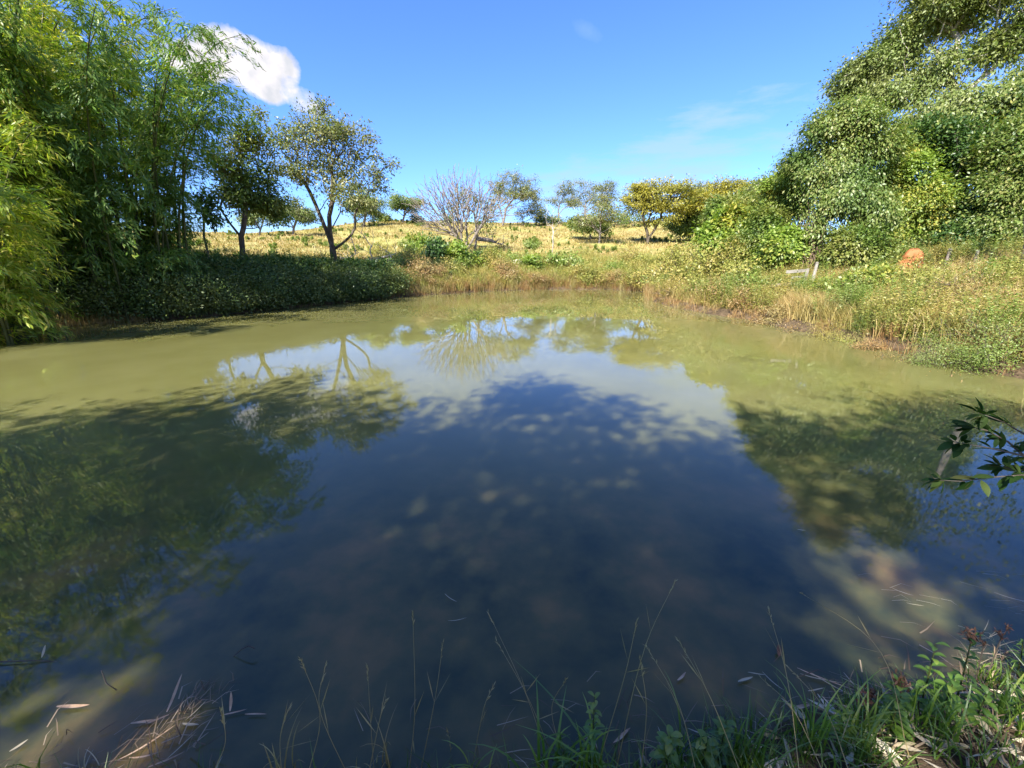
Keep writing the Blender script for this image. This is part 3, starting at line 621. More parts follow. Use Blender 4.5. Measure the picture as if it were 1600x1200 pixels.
thick('broad leaved bright green bush at the left foot of the thicket', 1130, 27, [[(1130, 385, 27), (1130, 370, 27)]],
      [(1125, 365, 28, 20, 27), (1150, 350, 26, 16, 27.4), (1110, 380, 18, 14, 26.6), (1145, 382, 30, 14, 26.6)], 240, 44, 'leaf_bright', 89, L=.22, Wd=.13, name='bush', cat='bush')
thick('dark rounded tree rising behind the bright broad leaved bush', 1150, 33, [[(1150, 345, 33), (1150, 330, 33)]],
      [(1150, 325, 36, 20, 33), (1125, 335, 24, 16, 33), (1175, 330, 22, 20, 33)], 260, 44, 'leaf_mid', 90, L=.2)
thick('low dark bush under the vine draped tree, right of the vine column', 1310, 23.5, [[(1310, 395, 23.5), (1312, 385, 23.5)]],
      [(1320, 385, 26, 24, 23.5), (1350, 385, 34, 24, 23.5), (1312, 402, 16, 12, 23.4)], 260, 46, 'leaf_mid', 91, name='bush', cat='bush')
thick('bright leaved bush left of the brown vine column', 1245, 23.5, [[(1245, 400, 23.5), (1243, 385, 23.5)]],
      [(1226, 375, 18, 14, 23.5), (1216, 395, 20, 14, 23.4), (1232, 402, 12, 12, 23.3)], 150, 34, 'leaf_bright', 92, name='bush', cat='bush', L=.15, Wd=.09)
thick('grey-green spreading bush behind the orange termite mound', 1390, 26.5, [[(1390, 400, 26.5), (1390, 388, 26.5)]],
      [(1380, 390, 40, 18, 26.5), (1420, 385, 34, 18, 27), (1450, 395, 30, 14, 27)], 220, 40, 'leaf_vine', 93, name='bush', cat='bush')
thick('dark undergrowth bush beneath the deep green tree', 1530, 27, [[(1530, 395, 27), (1530, 380, 27)]],
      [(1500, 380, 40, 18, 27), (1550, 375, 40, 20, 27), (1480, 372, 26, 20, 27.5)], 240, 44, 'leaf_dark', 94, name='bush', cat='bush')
b = onground(1613, 21)
mb = MB(); polytube(mb, [b, P(1613, 380, 21), P(1611, 340, 21), P(1618, 290, 21.5), P(1640, 200, 22)], [.2, .17, .15, .13, .08], 9)
t = thing('tree', 'pale smooth trunk cut by the right edge of the view', 'tree', b); part('trunk', mb, M['bark_grey'], t, True)
cb = MB(); crown(cb, np.array([P(1660, 180, 20)+r.normal(size=3)*1.2 for _ in range(40)]), 60, .4, .12, .06, .4, None, r); part('crown', cb, M['leaf_mid'], t)

# ------------------------------------------------------------------ shrubs (copied from a few grown ones)
def shrub_proto(seed, n, per, L, Wd, leaf, flat=.8, rx=1.0, rz=.7, sig=.16, droop=.1):
    r = np.random.default_rng(seed); tar = sample_blobs([(0, 0, rz*.75, rx, rx, rz), (rx*.5, .1, rz*.55, rx*.55, rx*.5, rz*.5), (-rx*.5, -.1, rz*.5, rx*.5, rx*.6, rz*.45)], n, .6, r)
    tar[:, 2] = np.maximum(tar[:, 2], .06)
    A, PAR, rad = grow([[np.array([0, 0, -.1]), np.array([0, 0, .12]), np.array([0.02, 0, .3])]], tar, .22, .3, rtip=.005, seed=seed, wob=.1, rmax=.03)
    mb = MB(); branch_mesh(mb, A, PAR, rad, 4); cb = MB(); crown(cb, tar, per, sig, L, Wd, droop, None, r, flat)
    return mesh('stems', *mb.arrays(), M['bark']), mesh('foliage', *cb.arrays(), M[leaf])
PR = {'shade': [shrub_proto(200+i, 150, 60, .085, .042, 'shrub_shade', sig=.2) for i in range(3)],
      'dark': [shrub_proto(210, 120, 36, .14, .08, 'leaf_dark')],
      'green': [shrub_proto(220+i, 110, 30, .14, .07, 'weed_green') for i in range(2)],
      'bright': [shrub_proto(225, 110, 30, .16, .09, 'leaf_bright')],
      'olive': [shrub_proto(230+i, 120, 32, .12, .045, 'weed', rz=.85) for i in range(3)],
      'fine': [shrub_proto(260+i, 190, 46, .06, .018, ['weed', 'rust', 'weed_green'][i], rz=.8, sig=.2) for i in range(3)],
      'rust': [shrub_proto(240+i, 130, 34, .11, .03, 'rust', rz=.7) for i in range(2)],
      'twig': [shrub_proto(250, 150, 5, .09, .03, 'rust', rz=.8)]}
def shrub(kind, x, y, s, label, group, sz=1.0, cat='shrub'):
    st, fo = PR[kind][int(rng.integers(len(PR[kind])))]
    o = thing('shrub', label, cat, (x, y, G(x, y)-.04), group); o.rotation_euler.z = rng.uniform(0, 6.28); o.scale = (s, s, s*sz)
    a = link('stems', st, o); b_ = link('foliage', fo, o)
    return o
ordi = ['first', 'second', 'third', 'fourth', 'fifth', 'sixth', 'seventh', 'eighth', 'ninth', 'tenth', 'eleventh', 'twelfth', 'thirteenth', 'fourteenth', 'fifteenth', 'sixteenth', 'seventeenth', 'eighteenth', 'nineteenth', 'twentieth', 'twenty-first', 'twenty-second', 'twenty-third', 'twenty-fourth']
# shaded hedge along the left bank, two rows
xs = np.linspace(165, 612, 21)
for i, px in enumerate(xs):
    wl = np.interp(px, [130, 240, 340, 450, 560, 640], [506, 500, 493, 481, 470, 463]); x0, y0 = W0(px, wl); D = math.hypot(x0, y0)+.75
    p_ = P(px, 450, D)
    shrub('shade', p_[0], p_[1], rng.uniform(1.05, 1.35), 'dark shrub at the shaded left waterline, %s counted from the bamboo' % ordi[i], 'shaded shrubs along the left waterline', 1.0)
xs = np.linspace(150, 585, 18)
for i, px in enumerate(xs):
    wl = np.interp(px, [130, 240, 340, 450, 560, 640], [506, 500, 493, 481, 470, 463]); x0, y0 = W0(px, wl); D = math.hypot(x0, y0)+2.6
    p_ = P(px, 430, D)
    shrub('shade' if i % 4 else 'dark', p_[0], p_[1], rng.uniform(.95, 1.3), 'dark shrub in the upper row of the left bank, %s counted from the bamboo' % ordi[i], 'shaded shrubs on top of the left bank', 1.05)
for kind, px, D, s, sz, lab in [
    ('dark', 686, 37, 1.5, 1.25, 'dark glossy shrub left of the bare tree foot'), ('bright', 656, 42, 1.2, 1.1, 'fresh green shrub on the slope left of the dark glossy one'),
    ('bright', 722, 36, 1.6, .9, 'bright green shrub at the foot of the bare grey tree'), ('dark', 740, 38.5, 1.1, .9, 'dark shrub wrapping the foot of the bare grey tree'),
    ('green', 705, 34.5, 1.3, .9, 'green shrub between dark glossy shrub and the water'), ('green', 810, 39, 1.4, .7, 'low green shrub beside the pale stone'),
    ('bright', 830, 37, 1.2, .8, 'yellow-green shrub right of the pale stone'), ('green', 886, 38, 1.5, .9, 'round grey-green shrub alone on the golden slope'),
    ('olive', 770, 36, 1.4, .8, 'olive shrub below the bare tree, left of the stone'), ('rust', 655, 30, 1.3, 1.0, 'rusty leaved shrub where the left bank leaves the shade'),
    ('rust', 685, 31, 1.2, .8, 'rusty leaved shrub overhanging the far water, left one of the middle pair'), ('rust', 790, 34, 1.5, .8, 'rusty brown shrub on the far bank below the stone'),
    ('olive', 640, 33, 1.2, .9, 'olive shrub at the end of the shaded hedge'), ('green', 615, 31.5, 1.1, .9, 'green shrub just right of the shaded hedge'), ('dark', 625, 36.5, .6, 1, 'tiny dark shrub near the fallen branches'),
    ('olive', 930, 34.5, 1.3, .7, 'pale olive shrub on the far bank below the half bare tree'), ('rust', 965, 34.5, 1.2, .7, 'reddish shrub beside the bright grass on the far bank'), ('twig', 870, 35, 1.1, .8, 'twiggy shrub at the middle of the far bank'),
    ('green', 1040, 31, 1.4, .7, 'low green shrub behind the right hand point'), ('olive', 1010, 33, 1.5, .7, 'olive shrub left of the right hand point'),
    ('olive', 1060, 27, 1.5, 1.0, 'tall olive bush at the tip of the right hand point'), ('olive', 1100, 25, 1.5, 1.1, 'tallest feathery olive bush on the right hand point'), ('olive', 1140, 24, 1.4, 1.0, 'olive bush right of the tallest feathery one'),
    ('olive', 1085, 22.7, 1.0, .9, 'olive bush near the water on the right hand point'), ('rust', 1130, 21.3, .95, .8, 'rusty bush by the water on the right hand point'), ('twig', 1055, 23.6, 1.1, .7, 'bare twiggy shrub trailing into the water at the point'),
    ('rust', 1165, 19.6, .8, .9, 'rust coloured shrub over the dark bank notch'), ('green', 1200, 20.5, 1.0, .9, 'green bush left of the broken gate'), ('olive', 1215, 19.5, .55, .9, 'olive bush in front of the broken gate'),
    ('bright', 1352, 18.5, .75, 1.2, 'upright bright leafy shrub in the grass below the thicket'), ('olive', 1300, 20.5, .8, .6, 'low olive shrub right of the leaning post'),
    ('fine', 1470, 17.5, 1.0, .8, 'olive bush below the grey fence posts'), ('fine', 1540, 17, 1.1, .9, 'spreading bush below the pale edge trunk'), ('fine', 1590, 12.9, .75, .9, 'olive bush close to the right edge over the water'),
    ('fine', 1510, 12.8, .6, .9, 'olive bush halfway down the right bank'), ('olive', 1445, 20.5, 1.0, .8, 'olive shrub right of the termite mound'), ('olive', 705, 33.2, 1.2, .8, 'olive shrub over the dark notch of the far waterline'), ('twig', 745, 33.2, 1.1, .7, 'twiggy reddish shrub left of the middle of the far waterline'), ('rust', 835, 33.6, 1.2, .6, 'rusty shrub low on the far waterline under the pale stone'),
    ('olive', 905, 35, 1.2, .7, 'olive shrub low on the far bank under the lone slope shrub'), ('green', 760, 40, 1.0, .8, 'green shrub right of the bare tree foot'), ('olive', 850, 38.5, 1.1, .7, 'olive shrub between the stone and the lone slope shrub'),
    ('olive', 670, 38, 1.0, .8, 'olive shrub between the fresh green and the dark glossy shrub'), ('rust', 630, 29.6, 1.0, .8, 'rusty shrub at the very end of the shaded hedge'), ('rust', 665, 29.6, .9, .7, 'rusty shrub low on the sunlit waterline past the hedge'), ('olive', 650, 31.5, 1.1, .8, 'olive shrub above the rusty pair past the hedge'), ('green', 640, 47, 1.0, .8, 'grey-green shrub on the upper slope left of the bare tree'), ('olive', 600, 41, 1.1, .7, 'olive shrub on the slope above the fallen branches'), ('green', 830, 50, 1.2, .8, 'green shrub on the slope under the domed ridge tree'), ('olive', 915, 44, 1.1, .7, 'olive shrub on the slope below the squat dark tree'),
    ('olive', 990, 41, 1.4, .7, 'olive shrub on the slope below the leaning ochre trunk'), ('green', 960, 38, 1.2, .7, 'low green shrub right of the lone slope shrub'), ('olive', 1050, 38, 1.6, .7, 'wide olive shrub on the slope behind the right hand point'), ('dark', 690, 31.8, .7, .8, 'small dark shrub right at the far waterline'), ('twig', 1250, 16.3, .6, .8, 'twiggy shrub over the bank edge below the gate'), ('rust', 1210, 17.6, .7, .8, 'rusty shrub on the bank edge left of the gate'),
    ('fine', 1330, 15.2, .65, .7, 'olive shrub on the bank edge right of the gate'), ('twig', 1440, 12.9, .5, .9, 'twiggy shrub over the brown waterline in the middle of the right bank'), ('fine', 1420, 17.5, .7, .8, 'green shrub below the termite mound'), ('twig', 1530, 11.6, .5, .9, 'pale twiggy shrub trailing to the water near the right edge'),
    ('rust', 1385, 14.0, .5, .7, 'rusty clump on the brown bank edge'), ('fine', 1390, 15.5, .6, .8, 'small olive shrub above the brown bank edge')]:
    p_ = P(px, 430, D); shrub(kind, p_[0], p_[1], s, lab, 'shrubs on the sunny banks', sz)

# ------------------------------------------------------------------ ground cover
def tuft(seed, n, h, spread, wd, lean=.35):
    r = np.random.default_rng(seed); b = np.zeros((n, 3)); b[:, :2] = r.normal(size=(n, 2))*spread
    hh = h*r.uniform(.5, 1.1, n); t = b+np.stack([r.normal(size=n)*lean*hh, r.normal(size=n)*lean*hh, hh], 1)
    bend = (t-b)*np.array([-.18, -.18, .1]); mb = MB(); blades(mb, b, t, bend, wd*r.uniform(.7, 1.3, n), r=r); return mb.arrays()
def weedp(seed, h, nl, L, Wd, nst=1):
    r = np.random.default_rng(seed); mb = MB()
    for k in range(nst):
        b = np.append(r.normal(size=2)*.06, 0); hh = h*r.uniform(.75, 1.1); top = b+np.array([r.normal()*.18*hh, r.normal()*.18*hh, hh])
        blades(mb, b[None], top[None], np.zeros((1, 3)), .012, r=r)
        t = r.uniform(.15, 1, nl)[:, None]; pos = b+(top-b)*t; a = r.uniform(0, 6.283, nl)
        ax = np.stack([np.cos(a), np.sin(a), r.uniform(-.1, .8, nl)], 1)
        leaves(mb, pos, ax, L*r.uniform(.6, 1.2, nl)*(1.15-.5*t[:, 0]), Wd, r=r)
    return mb.arrays()
def scatter(protos, x, y, s, sz=None, sink=.03, r=rng):
    z = ground(x, y)-sink; n = len(x); a = r.uniform(0, 6.283, n); k = r.integers(len(protos), size=n)
    sz = s if sz is None else sz; V = []; Fc = []; off = 0
    for j, (v, f) in enumerate(protos):
        m = np.where(k == j)[0]
        if not len(m): continue
        c, q = np.cos(a[m])[:, None], np.sin(a[m])[:, None]; S = s[m][:, None]
        X = (v[:, 0]*c-v[:, 1]*q)*S+x[m][:, None]; Y = (v[:, 0]*q+v[:, 1]*c)*S+y[m][:, None]; Z = v[:, 2]*sz[m][:, None]+z[m][:, None]
        V.append(np.stack([X, Y, Z], 2).reshape(-1, 3)); Fc.append((f[None]+(np.arange(len(m))*len(v))[:, None, None]).reshape(-1, 4)+off); off += len(m)*len(v)
    return np.concatenate(V), np.concatenate(Fc)
def zone(n, azlo, azhi, Dlo, Dhi, sdlo, sdhi, r=rng, dens=None):
    """random ground points by bearing, distance and distance from the shore (evenly per square metre)"""
    az = r.uniform(azlo, azhi, n); D = np.sqrt(r.uniform(Dlo**2, Dhi**2, n)); x = np.sin(az)*D; y = np.cos(az)*D
    sd = sdist(x, y); m = (sd > sdlo) & (sd < sdhi)
    if dens is not None: m &= r.random(n) < dens(x, y, sd)
    return x[m], y[m]
TG = [tuft(300+i, 11, .3, .07, .02) for i in range(4)]; TT = [tuft(310+i, 14, .75, .1, .016, .3) for i in range(4)]
WP = [weedp(320+i, .8, 18, .11, .03) for i in range(5)]; WT = [weedp(325+i, 1.15, 30, .1, .026, 2) for i in range(6)]; WB = [weedp(330+i, .7, 22, .1, .05, 2) for i in range(4)]
ones = lambda n, a, b_: rng.uniform(a, b_, n)
# golden pasture on the slope
x, y = zone(34000, -.95, .75, 28, 95, 2.5, 90, dens=lambda x, y, s: np.clip(.6+wav(x, y, .5, 4)*.9, .12, 1))
v, f = scatter([tuft(340+i, 8, .24, .2, .055, .6) for i in range(4)], x, y, ones(len(x), .7, 1.5)); stuff('dry_grass', v, f, M['straw'], 'golden dry grass covering the far slope', 'grass')
x, y = zone(7000, -.9, .7, 30, 90, 3, 85, dens=lambda x, y, s: np.clip(wav(x, y, .35, 9)*1.2, 0, 1))
v, f = scatter([weedp(345+i, .45, 30, .16, .08, 6) for i in range(4)], x, y, ones(len(x), .35, 1.3)); stuff('pasture_weeds', v, f, M['weed_green'], 'small green weeds dotted through the dry slope', 'weeds')
x, y = zone(34000, -.3, .5, 25, 46, .15, 9, dens=lambda x, y, s: np.clip(1.1-s/9, 0, 1))
v, f = scatter(WP+TT, x, y, ones(len(x), .6, 1.3)); stuff('far_bank_weeds', v, f, M['weed'], 'mixed olive weeds covering the far bank above the water', 'weeds')
x, y = zone(15000, -.3, .45, 25, 38, -.1, 1.3)
v, f = scatter(TT, x, y, ones(len(x), .6, 1.1)); stuff('far_shore_reeds', v, f, M['rust'], 'rusty and green grasses lining the far waterline', 'grass')
x, y = zone(5000, .17, .32, 31, 38, .3, 4)
v, f = scatter(TG, x, y, ones(len(x), .9, 1.5)); stuff('green_grass', v, f, M['grass'], 'fresh green grass patch on the far shore', 'grass')
# left bank undergrowth
x, y = zone(2600, -.95, -.28, 20, 30, 1.5, 4.5)
v, f = scatter([weedp(325+i, 1.7, 34, .15, .045, 2) for i in range(6)], x, y, ones(len(x), .4, .95)); stuff('left_bank_tall_weeds', v, f, M['leaf_mid'], 'tall weeds standing out of the top of the shaded left bank', 'weeds')
x, y = zone(30000, -.95, -.28, 20, 34, .05, 6)
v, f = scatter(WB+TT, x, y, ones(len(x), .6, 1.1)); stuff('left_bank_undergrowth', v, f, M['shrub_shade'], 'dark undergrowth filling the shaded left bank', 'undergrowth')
x, y = zone(9000, -.95, -.72, 17, 24, -.15, 1.2)
v, f = scatter(TG+TT[:1], x, y, ones(len(x), .6, 1.0)); stuff('left_shore_grass', v, f, M['straw'], 'dry straw along the shore under the bright bamboo', 'grass')
# right bank
def clearing(x, y):
    # low growth in front of the gate and the termite mound
    a = np.arctan2(x, y); D = np.hypot(x, y); m = np.ones(len(x))
    for px, d0, wd in ((1425, 24, .03), (1482, 24, .012), (1524, 23, .012)):
        g = onground(px, d0); ga = math.atan2(g[0], g[1]); m = np.where((np.abs(a-ga) < wd) & (D < d0+.3) & (D > d0-6), .06, m)
    return m
patch = lambda k, lo, hi: (lambda x, y, s: clearing(x, y)*np.clip((wav(x, y, .8, k)+.3-lo)/(hi-lo), 0, 1))
x, y = zone(34000, .3, 1.12, 11, 27, .45, 13, dens=patch(3, .2, .8))
v, f = scatter(WT, x, y, ones(len(x), .6, 1.0)*(1+.35*wav(x, y, 1.7, 5))); stuff('right_bank_weeds', v, f, M['weed_green'], 'tall green weeds covering the right bank', 'weeds')
x, y = zone(34000, .3, 1.12, 11, 27, .25, 13, dens=patch(5, .05, .7))
v, f = scatter(WP+WT, x, y, ones(len(x), .5, 1.0)*(1+.35*wav(x, y, 1.9, 2))); stuff('right_bank_olive_weeds', v, f, M['weed'], 'pale olive weeds mixed through the right bank', 'weeds')
x, y = zone(60000, .3, 1.12, 11, 27, .4, 13, dens=patch(8, -.7, 0))
v, f = scatter(TT, x, y, ones(len(x), .5, 1.1)); stuff('right_bank_grass', v, f, M['straw'], 'straw coloured grass growing through the right bank weeds', 'grass')
x, y = zone(26000, .3, 1.12, 10, 25, -.12, 1.2, dens=lambda x, y, s: np.clip(.35+wav(x, y, 2.6, 6)*.7, .05, .8))
v, f = scatter(TT+TG+TG+WP[:3], x, y, ones(len(x), .35, .75)); stuff('right_shore_grass', v, f, M['rust'], 'rusty dry grass hanging over the right waterline', 'grass')
x, y = zone(3000, .7, 1.0, 14, 18, 1.5, 5, dens=patch(2, .2, .6))
v, f = scatter([weedp(350, .75, 5, .05, .05)], x, y, ones(len(x), .8, 1)); stuff('lilac_flowers', v, f, M['lilac'], 'small lilac flower heads among the right bank weeds', 'flowers')

# ------------------------------------------------------------------ termite mound, gate, posts, stone, fallen branches
def lump(base, rx, ry, rz, seed, amp=.12, nu=28, nv=14, top=.0):
    r = np.random.default_rng(seed); u = np.linspace(0, 2*math.pi, nu, endpoint=False); v_ = np.linspace(0, math.pi/2*1.0, nv)
    U, Vv = np.meshgrid(u, v_); k = 1+amp*(np.sin(U*2+1+Vv)+.6*np.sin(U*5+Vv*4)+.5*np.cos(U*3-Vv*6))/2
    cr_ = np.cos(Vv)**.75; X = rx*cr_*np.cos(U)*k; Y = ry*cr_*np.sin(U)*k; Z = rz*np.sin(Vv)*(1+amp*.3*np.sin(U*3))
    v = np.stack([X, Y, Z-.08], 2).reshape(-1, 3)+r.normal(size=(nu*nv, 3))*amp*.05*rx+base
    i = np.arange(nu); j = (i+1) % nu; f = np.concatenate([np.stack([i, j, j+nu, i+nu], 1)+q*nu for q in range(nv-1)])
    return v, f
b = onground(1425, 24)
b = b+[0, 0, .2]; v, f = lump(b, .52, .46, .58, 3, .2); mb = MB().add(v, f); v, f = lump(b+[.04, -.02, .3], .37, .34, .62, 9, .13); mb.add(v, f)
single('termite_mound', mb, M['mound'], 'orange-red termite mound standing above the right bank', 'termite mound', b, smooth=True)

def box(mb, c, dx, dy, dz):
    c = np.asarray(c, float); dx, dy, dz = [np.asarray(q, float)/2 for q in (dx, dy, dz)]
    v = [c+a*dx+b_*dy+e*dz for e in (-1, 1) for b_ in (-1, 1) for a in (-1, 1)]
    mb.add(v, [(0, 2, 3, 1), (4, 5, 7, 6), (0, 1, 5, 4), (2, 6, 7, 3), (0, 4, 6, 2), (1, 3, 7, 5)])
b = onground(1245, 20.0); g_ = thing('broken_gate', 'broken pale wooden gate half sunk in the weeds', 'gate', b)
ex = np.array([.95, .2, .06]); ex = ex/np.linalg.norm(ex); ey = np.array([-.2, .95, 0]); up = np.array([.06, 0, 1.])
for k, (z, l0, l1) in enumerate([(.66, -.95, .48), (.9, -.1, .47), (1.13, -.42, .49)]):
    mb = MB(); box(mb, b+ex*(l0+l1)/2+up*z, ex*(l1-l0), ey*.035, up*(.11 if k != 1 else .07)); part('rail', mb, M['board'], g_)
mb = MB(); box(mb, b+ex*.5+up*.6-ey*.04, ex*.09, ey*.06, up*1.2); part('upright', mb, M['board'], g_)
def post(px, D, h, wd, lean, label, mat='board', group='old posts on the right bank'):
    b = onground(px, D); mb = MB(); polytube(mb, [b-[0, 0, .2], b+[lean*.5, 0, h*.5], b+[lean, .02, h], b+[lean, .02, h+.004]], [wd, wd*.95, wd*.88, .01], 8)
    single('fence_post', mb, M[mat], label, 'post', b, group, False)
post(1275, 20.6, 1.35, .06, .12, 'leaning white post right of the broken gate')
post(1482, 24, .95, .07, .02, 'grey fence post right of the termite mound', 'bark_grey'); post(1524, 23, .85, .05, .06, 'thin pale fence post left of the edge trunk', 'bark_grey')
b = onground(808, 38); v, f = lump(b+[0, 0, .3], .55, .35, .45, 12, .2)
single('stone', (v, f), M['stone'], 'pale stone lying among shrubs on the far bank', 'stone', b)
# fallen dead branches
b = onground(560, 33); t = thing('fallen_tree', 'fallen grey dead branches lying right of the large tree', 'dead tree', b)
mb = MB(); r = np.random.default_rng(77)
tr = [b+[-1.4, 0, .5], b+[0, .2, .35], b+[1.5, .3, .55], b+[2.6, .2, .8]]
tar = np.concatenate([np.array([b+[r.uniform(-1.5, 3.2), r.normal()*.7, abs(r.normal())*.7+.15] for _ in range(70)]), np.array([P(565+r.normal()*12, 372+r.normal()*9, 33) for _ in range(18)])])
A, PAR, rad = grow([tr], tar, .3, .2, rtip=.014, seed=5, rmax=.13, wob=.12); branch_mesh(mb, A, PAR, rad); part('limb', mb, M['bark_pale'], t)
b = onground(845, 43); t = thing('dead_sapling', 'thin whitish dead sapling standing on the golden slope', 'dead tree', b)
mb = MB(); tar = sample_blobs([BL(862, 345, 16, 30, 43)], 60, .5, r); A, PAR, rad = grow([[b+[1.1, 0, 0], P(864, 380, 43), P(864, 350, 43)]], tar, .4, .5, rtip=.01, seed=6, rmax=.05); branch_mesh(mb, A, PAR, rad); part('trunk', mb, M['bark_pale'], t)
b = onground(770, 50); t = thing('fallen_log', 'long grey log lying on the slope right of the bare tree', 'log', b)
mb = MB(); r = np.random.default_rng(78); q0 = onground(745, 49)+[0, 0, .9]; q1 = onground(790, 50)+[0, 0, .25]
A, PAR, rad = grow([[q0, (q0+q1)/2+[0, 0, .1], q1]], np.array([q0+(q1-q0)*r.random()+r.normal(size=3)*[.5, .5, .4]+[0, 0, .5] for _ in range(40)]), .4, .3, rtip=.02, seed=7, rmax=.25); branch_mesh(mb, A, PAR, rad); part('limb', mb, M['bark_grey'], t)

# ------------------------------------------------------------------ foreground
def nearpt(px, py, z=0.0):
    d = raydir(px, py); s = (z-H)/d[2]; return np.array([d[0]*s, d[1]*s, z])
# short shore grass and litter (cannot be counted)
r = np.random.default_rng(90)
n = 5200; x = r.uniform(-3.2, 3.6, n); y = r.uniform(.2, 2.6, n); sd = sdist(x, y); m = (sd > -.1) & (r.random(n) < np.interp(x, [-3, -.6, .3, 1.2, 2.2], [.08, .15, .45, .6, .3]))
x, y = x[m], y[m]; v, f = scatter([tuft(400+i, 9, .2, .035, .006, .5) for i in range(5)], x, y, ones(len(x), .6, 1.15), r=r); stuff('shore_grass', v, f, M['grass_dark'], 'short green grass covering the near shore', 'grass')
n = 5200; x = r.uniform(-3, 3.6, n); y = r.uniform(.3, 2.5, n); sd = sdist(x, y); m = (sd > -.05); x, y = x[m], y[m]; z = ground(x, y)+.012
mb = MB(); a = r.uniform(0, 6.28, len(x)); leaves(mb, np.stack([x, y, z], 1), np.stack([np.cos(a), np.sin(a), r.normal(size=len(x))*.15], 1), r.uniform(.05, .17, len(x)), r.uniform(.012, .03, len(x)), r=r)
stuff('leaf_litter', *mb.arrays(), M['straw_pale'], 'pale fallen leaves littering the near shore', 'leaf litter')

def thatch(name, spots, seed, mat, label):
    r = np.random.default_rng(seed); mb = MB()
    for (px, py, sp, n, l0, l1, ang, spr, wd) in spots:
        c = nearpt(px, py, .0); a = R(ang)+r.normal(size=n)*spr; l = r.uniform(l0, l1, n)
        b = c+np.stack([r.normal(size=n)*sp, r.normal(size=n)*sp*.6, np.zeros(n)], 1); b[:, 2] = np.maximum(ground(b[:, 0], b[:, 1]), 0)+r.uniform(0, .03, n)
        t = b+np.stack([np.cos(a)*l, np.sin(a)*l, r.uniform(-.01, .05, n)], 1); mb2 = np.stack([np.zeros(n), np.zeros(n), r.uniform(0, .03, n)], 1)+r.normal(size=(n, 3))*.006
        up = np.stack([-np.sin(a), np.cos(a), np.zeros(n)], 1); blades(mb, b, t, mb2, r.uniform(.4, 1.4, n)*wd, up, r)
    stuff(name, *mb.arrays(), M[mat], label, 'dead grass')
thatch('dead_grass_pile', [(290, 1110, .06, 26, .05, .14, 60, .6, .006), (270, 1160, .09, 26, .06, .16, 50, .8, .005), (110, 1170, .16, 22, .04, .14, 30, 1.0, .005), (330, 1085, .06, 20, .04, .1, 70, .6, .003), (200, 1195, .2, 30, .05, .14, 30, 1.2, .006)], 901, 'thatch', 'tangled dead grass and stems around the floating leaf pile')
thatch('dead_grass_thatch', [(1320, 1100, .1, 50, .06, .22, -35, .35, .004), (1400, 1130, .2, 110, .05, .2, -20, .8, .005), (1540, 1120, .25, 150, .05, .2, -20, .9, .006), (1480, 1180, .25, 150, .05, .18, -10, 1.0, .006), (1250, 1170, .2, 80, .05, .18, -30, .9, .004),
        (1000, 1190, .25, 70, .05, .16, 0, 1.4, .004), (750, 1200, .3, 50, .05, .16, 20, 1.4, .004), (1580, 1040, .12, 60, .06, .2, -30, .8, .005)], 902, 'thatch', 'matted straw and broken stems along the near shore')
thatch('dead_grass_strands', [(1400, 940, .14, 9, .06, .16, -32, .25, .0025), (1560, 940, .2, 12, .06, .2, -28, .25, .0025), (1530, 1010, .15, 14, .05, .16, -25, .5, .0025)], 903, 'straw_pale', 'loose straws floating on the blue water at right')

def grass_plant(px, py, n, h, wd, mat, label, seed, lean=(0, 0), name='grass_tuft', cat='grass tuft', group='grass tufts on the near shore'):
    r = np.random.default_rng(seed); b = nearpt(px, py, 0.05); b[2] = max(G(b[0], b[1]), -.15)
    mb = MB()
    for k in range(n):
        q = b+np.append(r.normal(size=2)*.035, 0); hh = h*r.uniform(.55, 1.1); dr = np.array([r.normal()*.3+lean[0], r.normal()*.3+lean[1]])*hh
        s = np.linspace(0, 1, 8); pts = q+np.stack([dr[0]*s**1.9, dr[1]*s**1.9, hh*(s-.22*s**3*(1+np.hypot(*dr)/hh))], 1)
        wv = nrmz(np.cross(np.append(dr, 0)+1e-3, [0, 0, 1.]))[None]; ww = wd*(1-s**2.2)[:, None]+.0006
        v = np.stack([pts-wv*ww/2, pts+wv*ww/2], 1).reshape(-1, 3); i = np.arange(7)*2
        mb.add(v, np.stack([i, i+1, i+3, i+2], 1))
    single(name, mb, M[mat], label, cat, b, group)
for i, (px, py, n, h, wd, mat, lab) in enumerate([
    (855, 1196, 26, .5, .014, 'grass', 'broad bladed green grass tuft below the middle of the view'), (925, 1197, 22, .46, .013, 'grass', 'green grass tuft beside the tall leafy weed'),
    (745, 1204, 12, .3, .008, 'grass', 'small grass tuft left of the broad bladed one'), (1165, 1205, 34, .4, .008, 'grass_dark', 'dense dark grass tuft left of the leafy corner plants'),
    (1255, 1192, 34, .42, .008, 'grass', 'leaning grass tuft before the bundle of dead stalks'), (1330, 1200, 34, .36, .009, 'grass', 'green grass tuft under the leafy corner plants'),
    (1445, 1190, 30, .3, .008, 'grass', 'short grass tuft in the bottom right corner'), (1555, 1052, 44, .17, .006, 'grass', 'small round grass tussock at the right edge of the shore'),
    (1060, 1208, 24, .36, .008, 'grass_dark', 'dark grass tuft between the leafy weeds'), (1560, 1185, 26, .3, .009, 'grass', 'sunlit grass tuft at the extreme bottom right'),
    (440, 1206, 12, .3, .006, 'straw', 'dry yellow grass tuft beside the floating leaf pile'), (585, 1206, 12, .36, .005, 'straw', 'thin dry grass tuft left of the centre'), (120, 1206, 12, .2, .006, 'straw_pale', 'faded grass tuft in the bottom left corner')]):
    grass_plant(px, py, n, h, wd, mat, lab, 500+i)
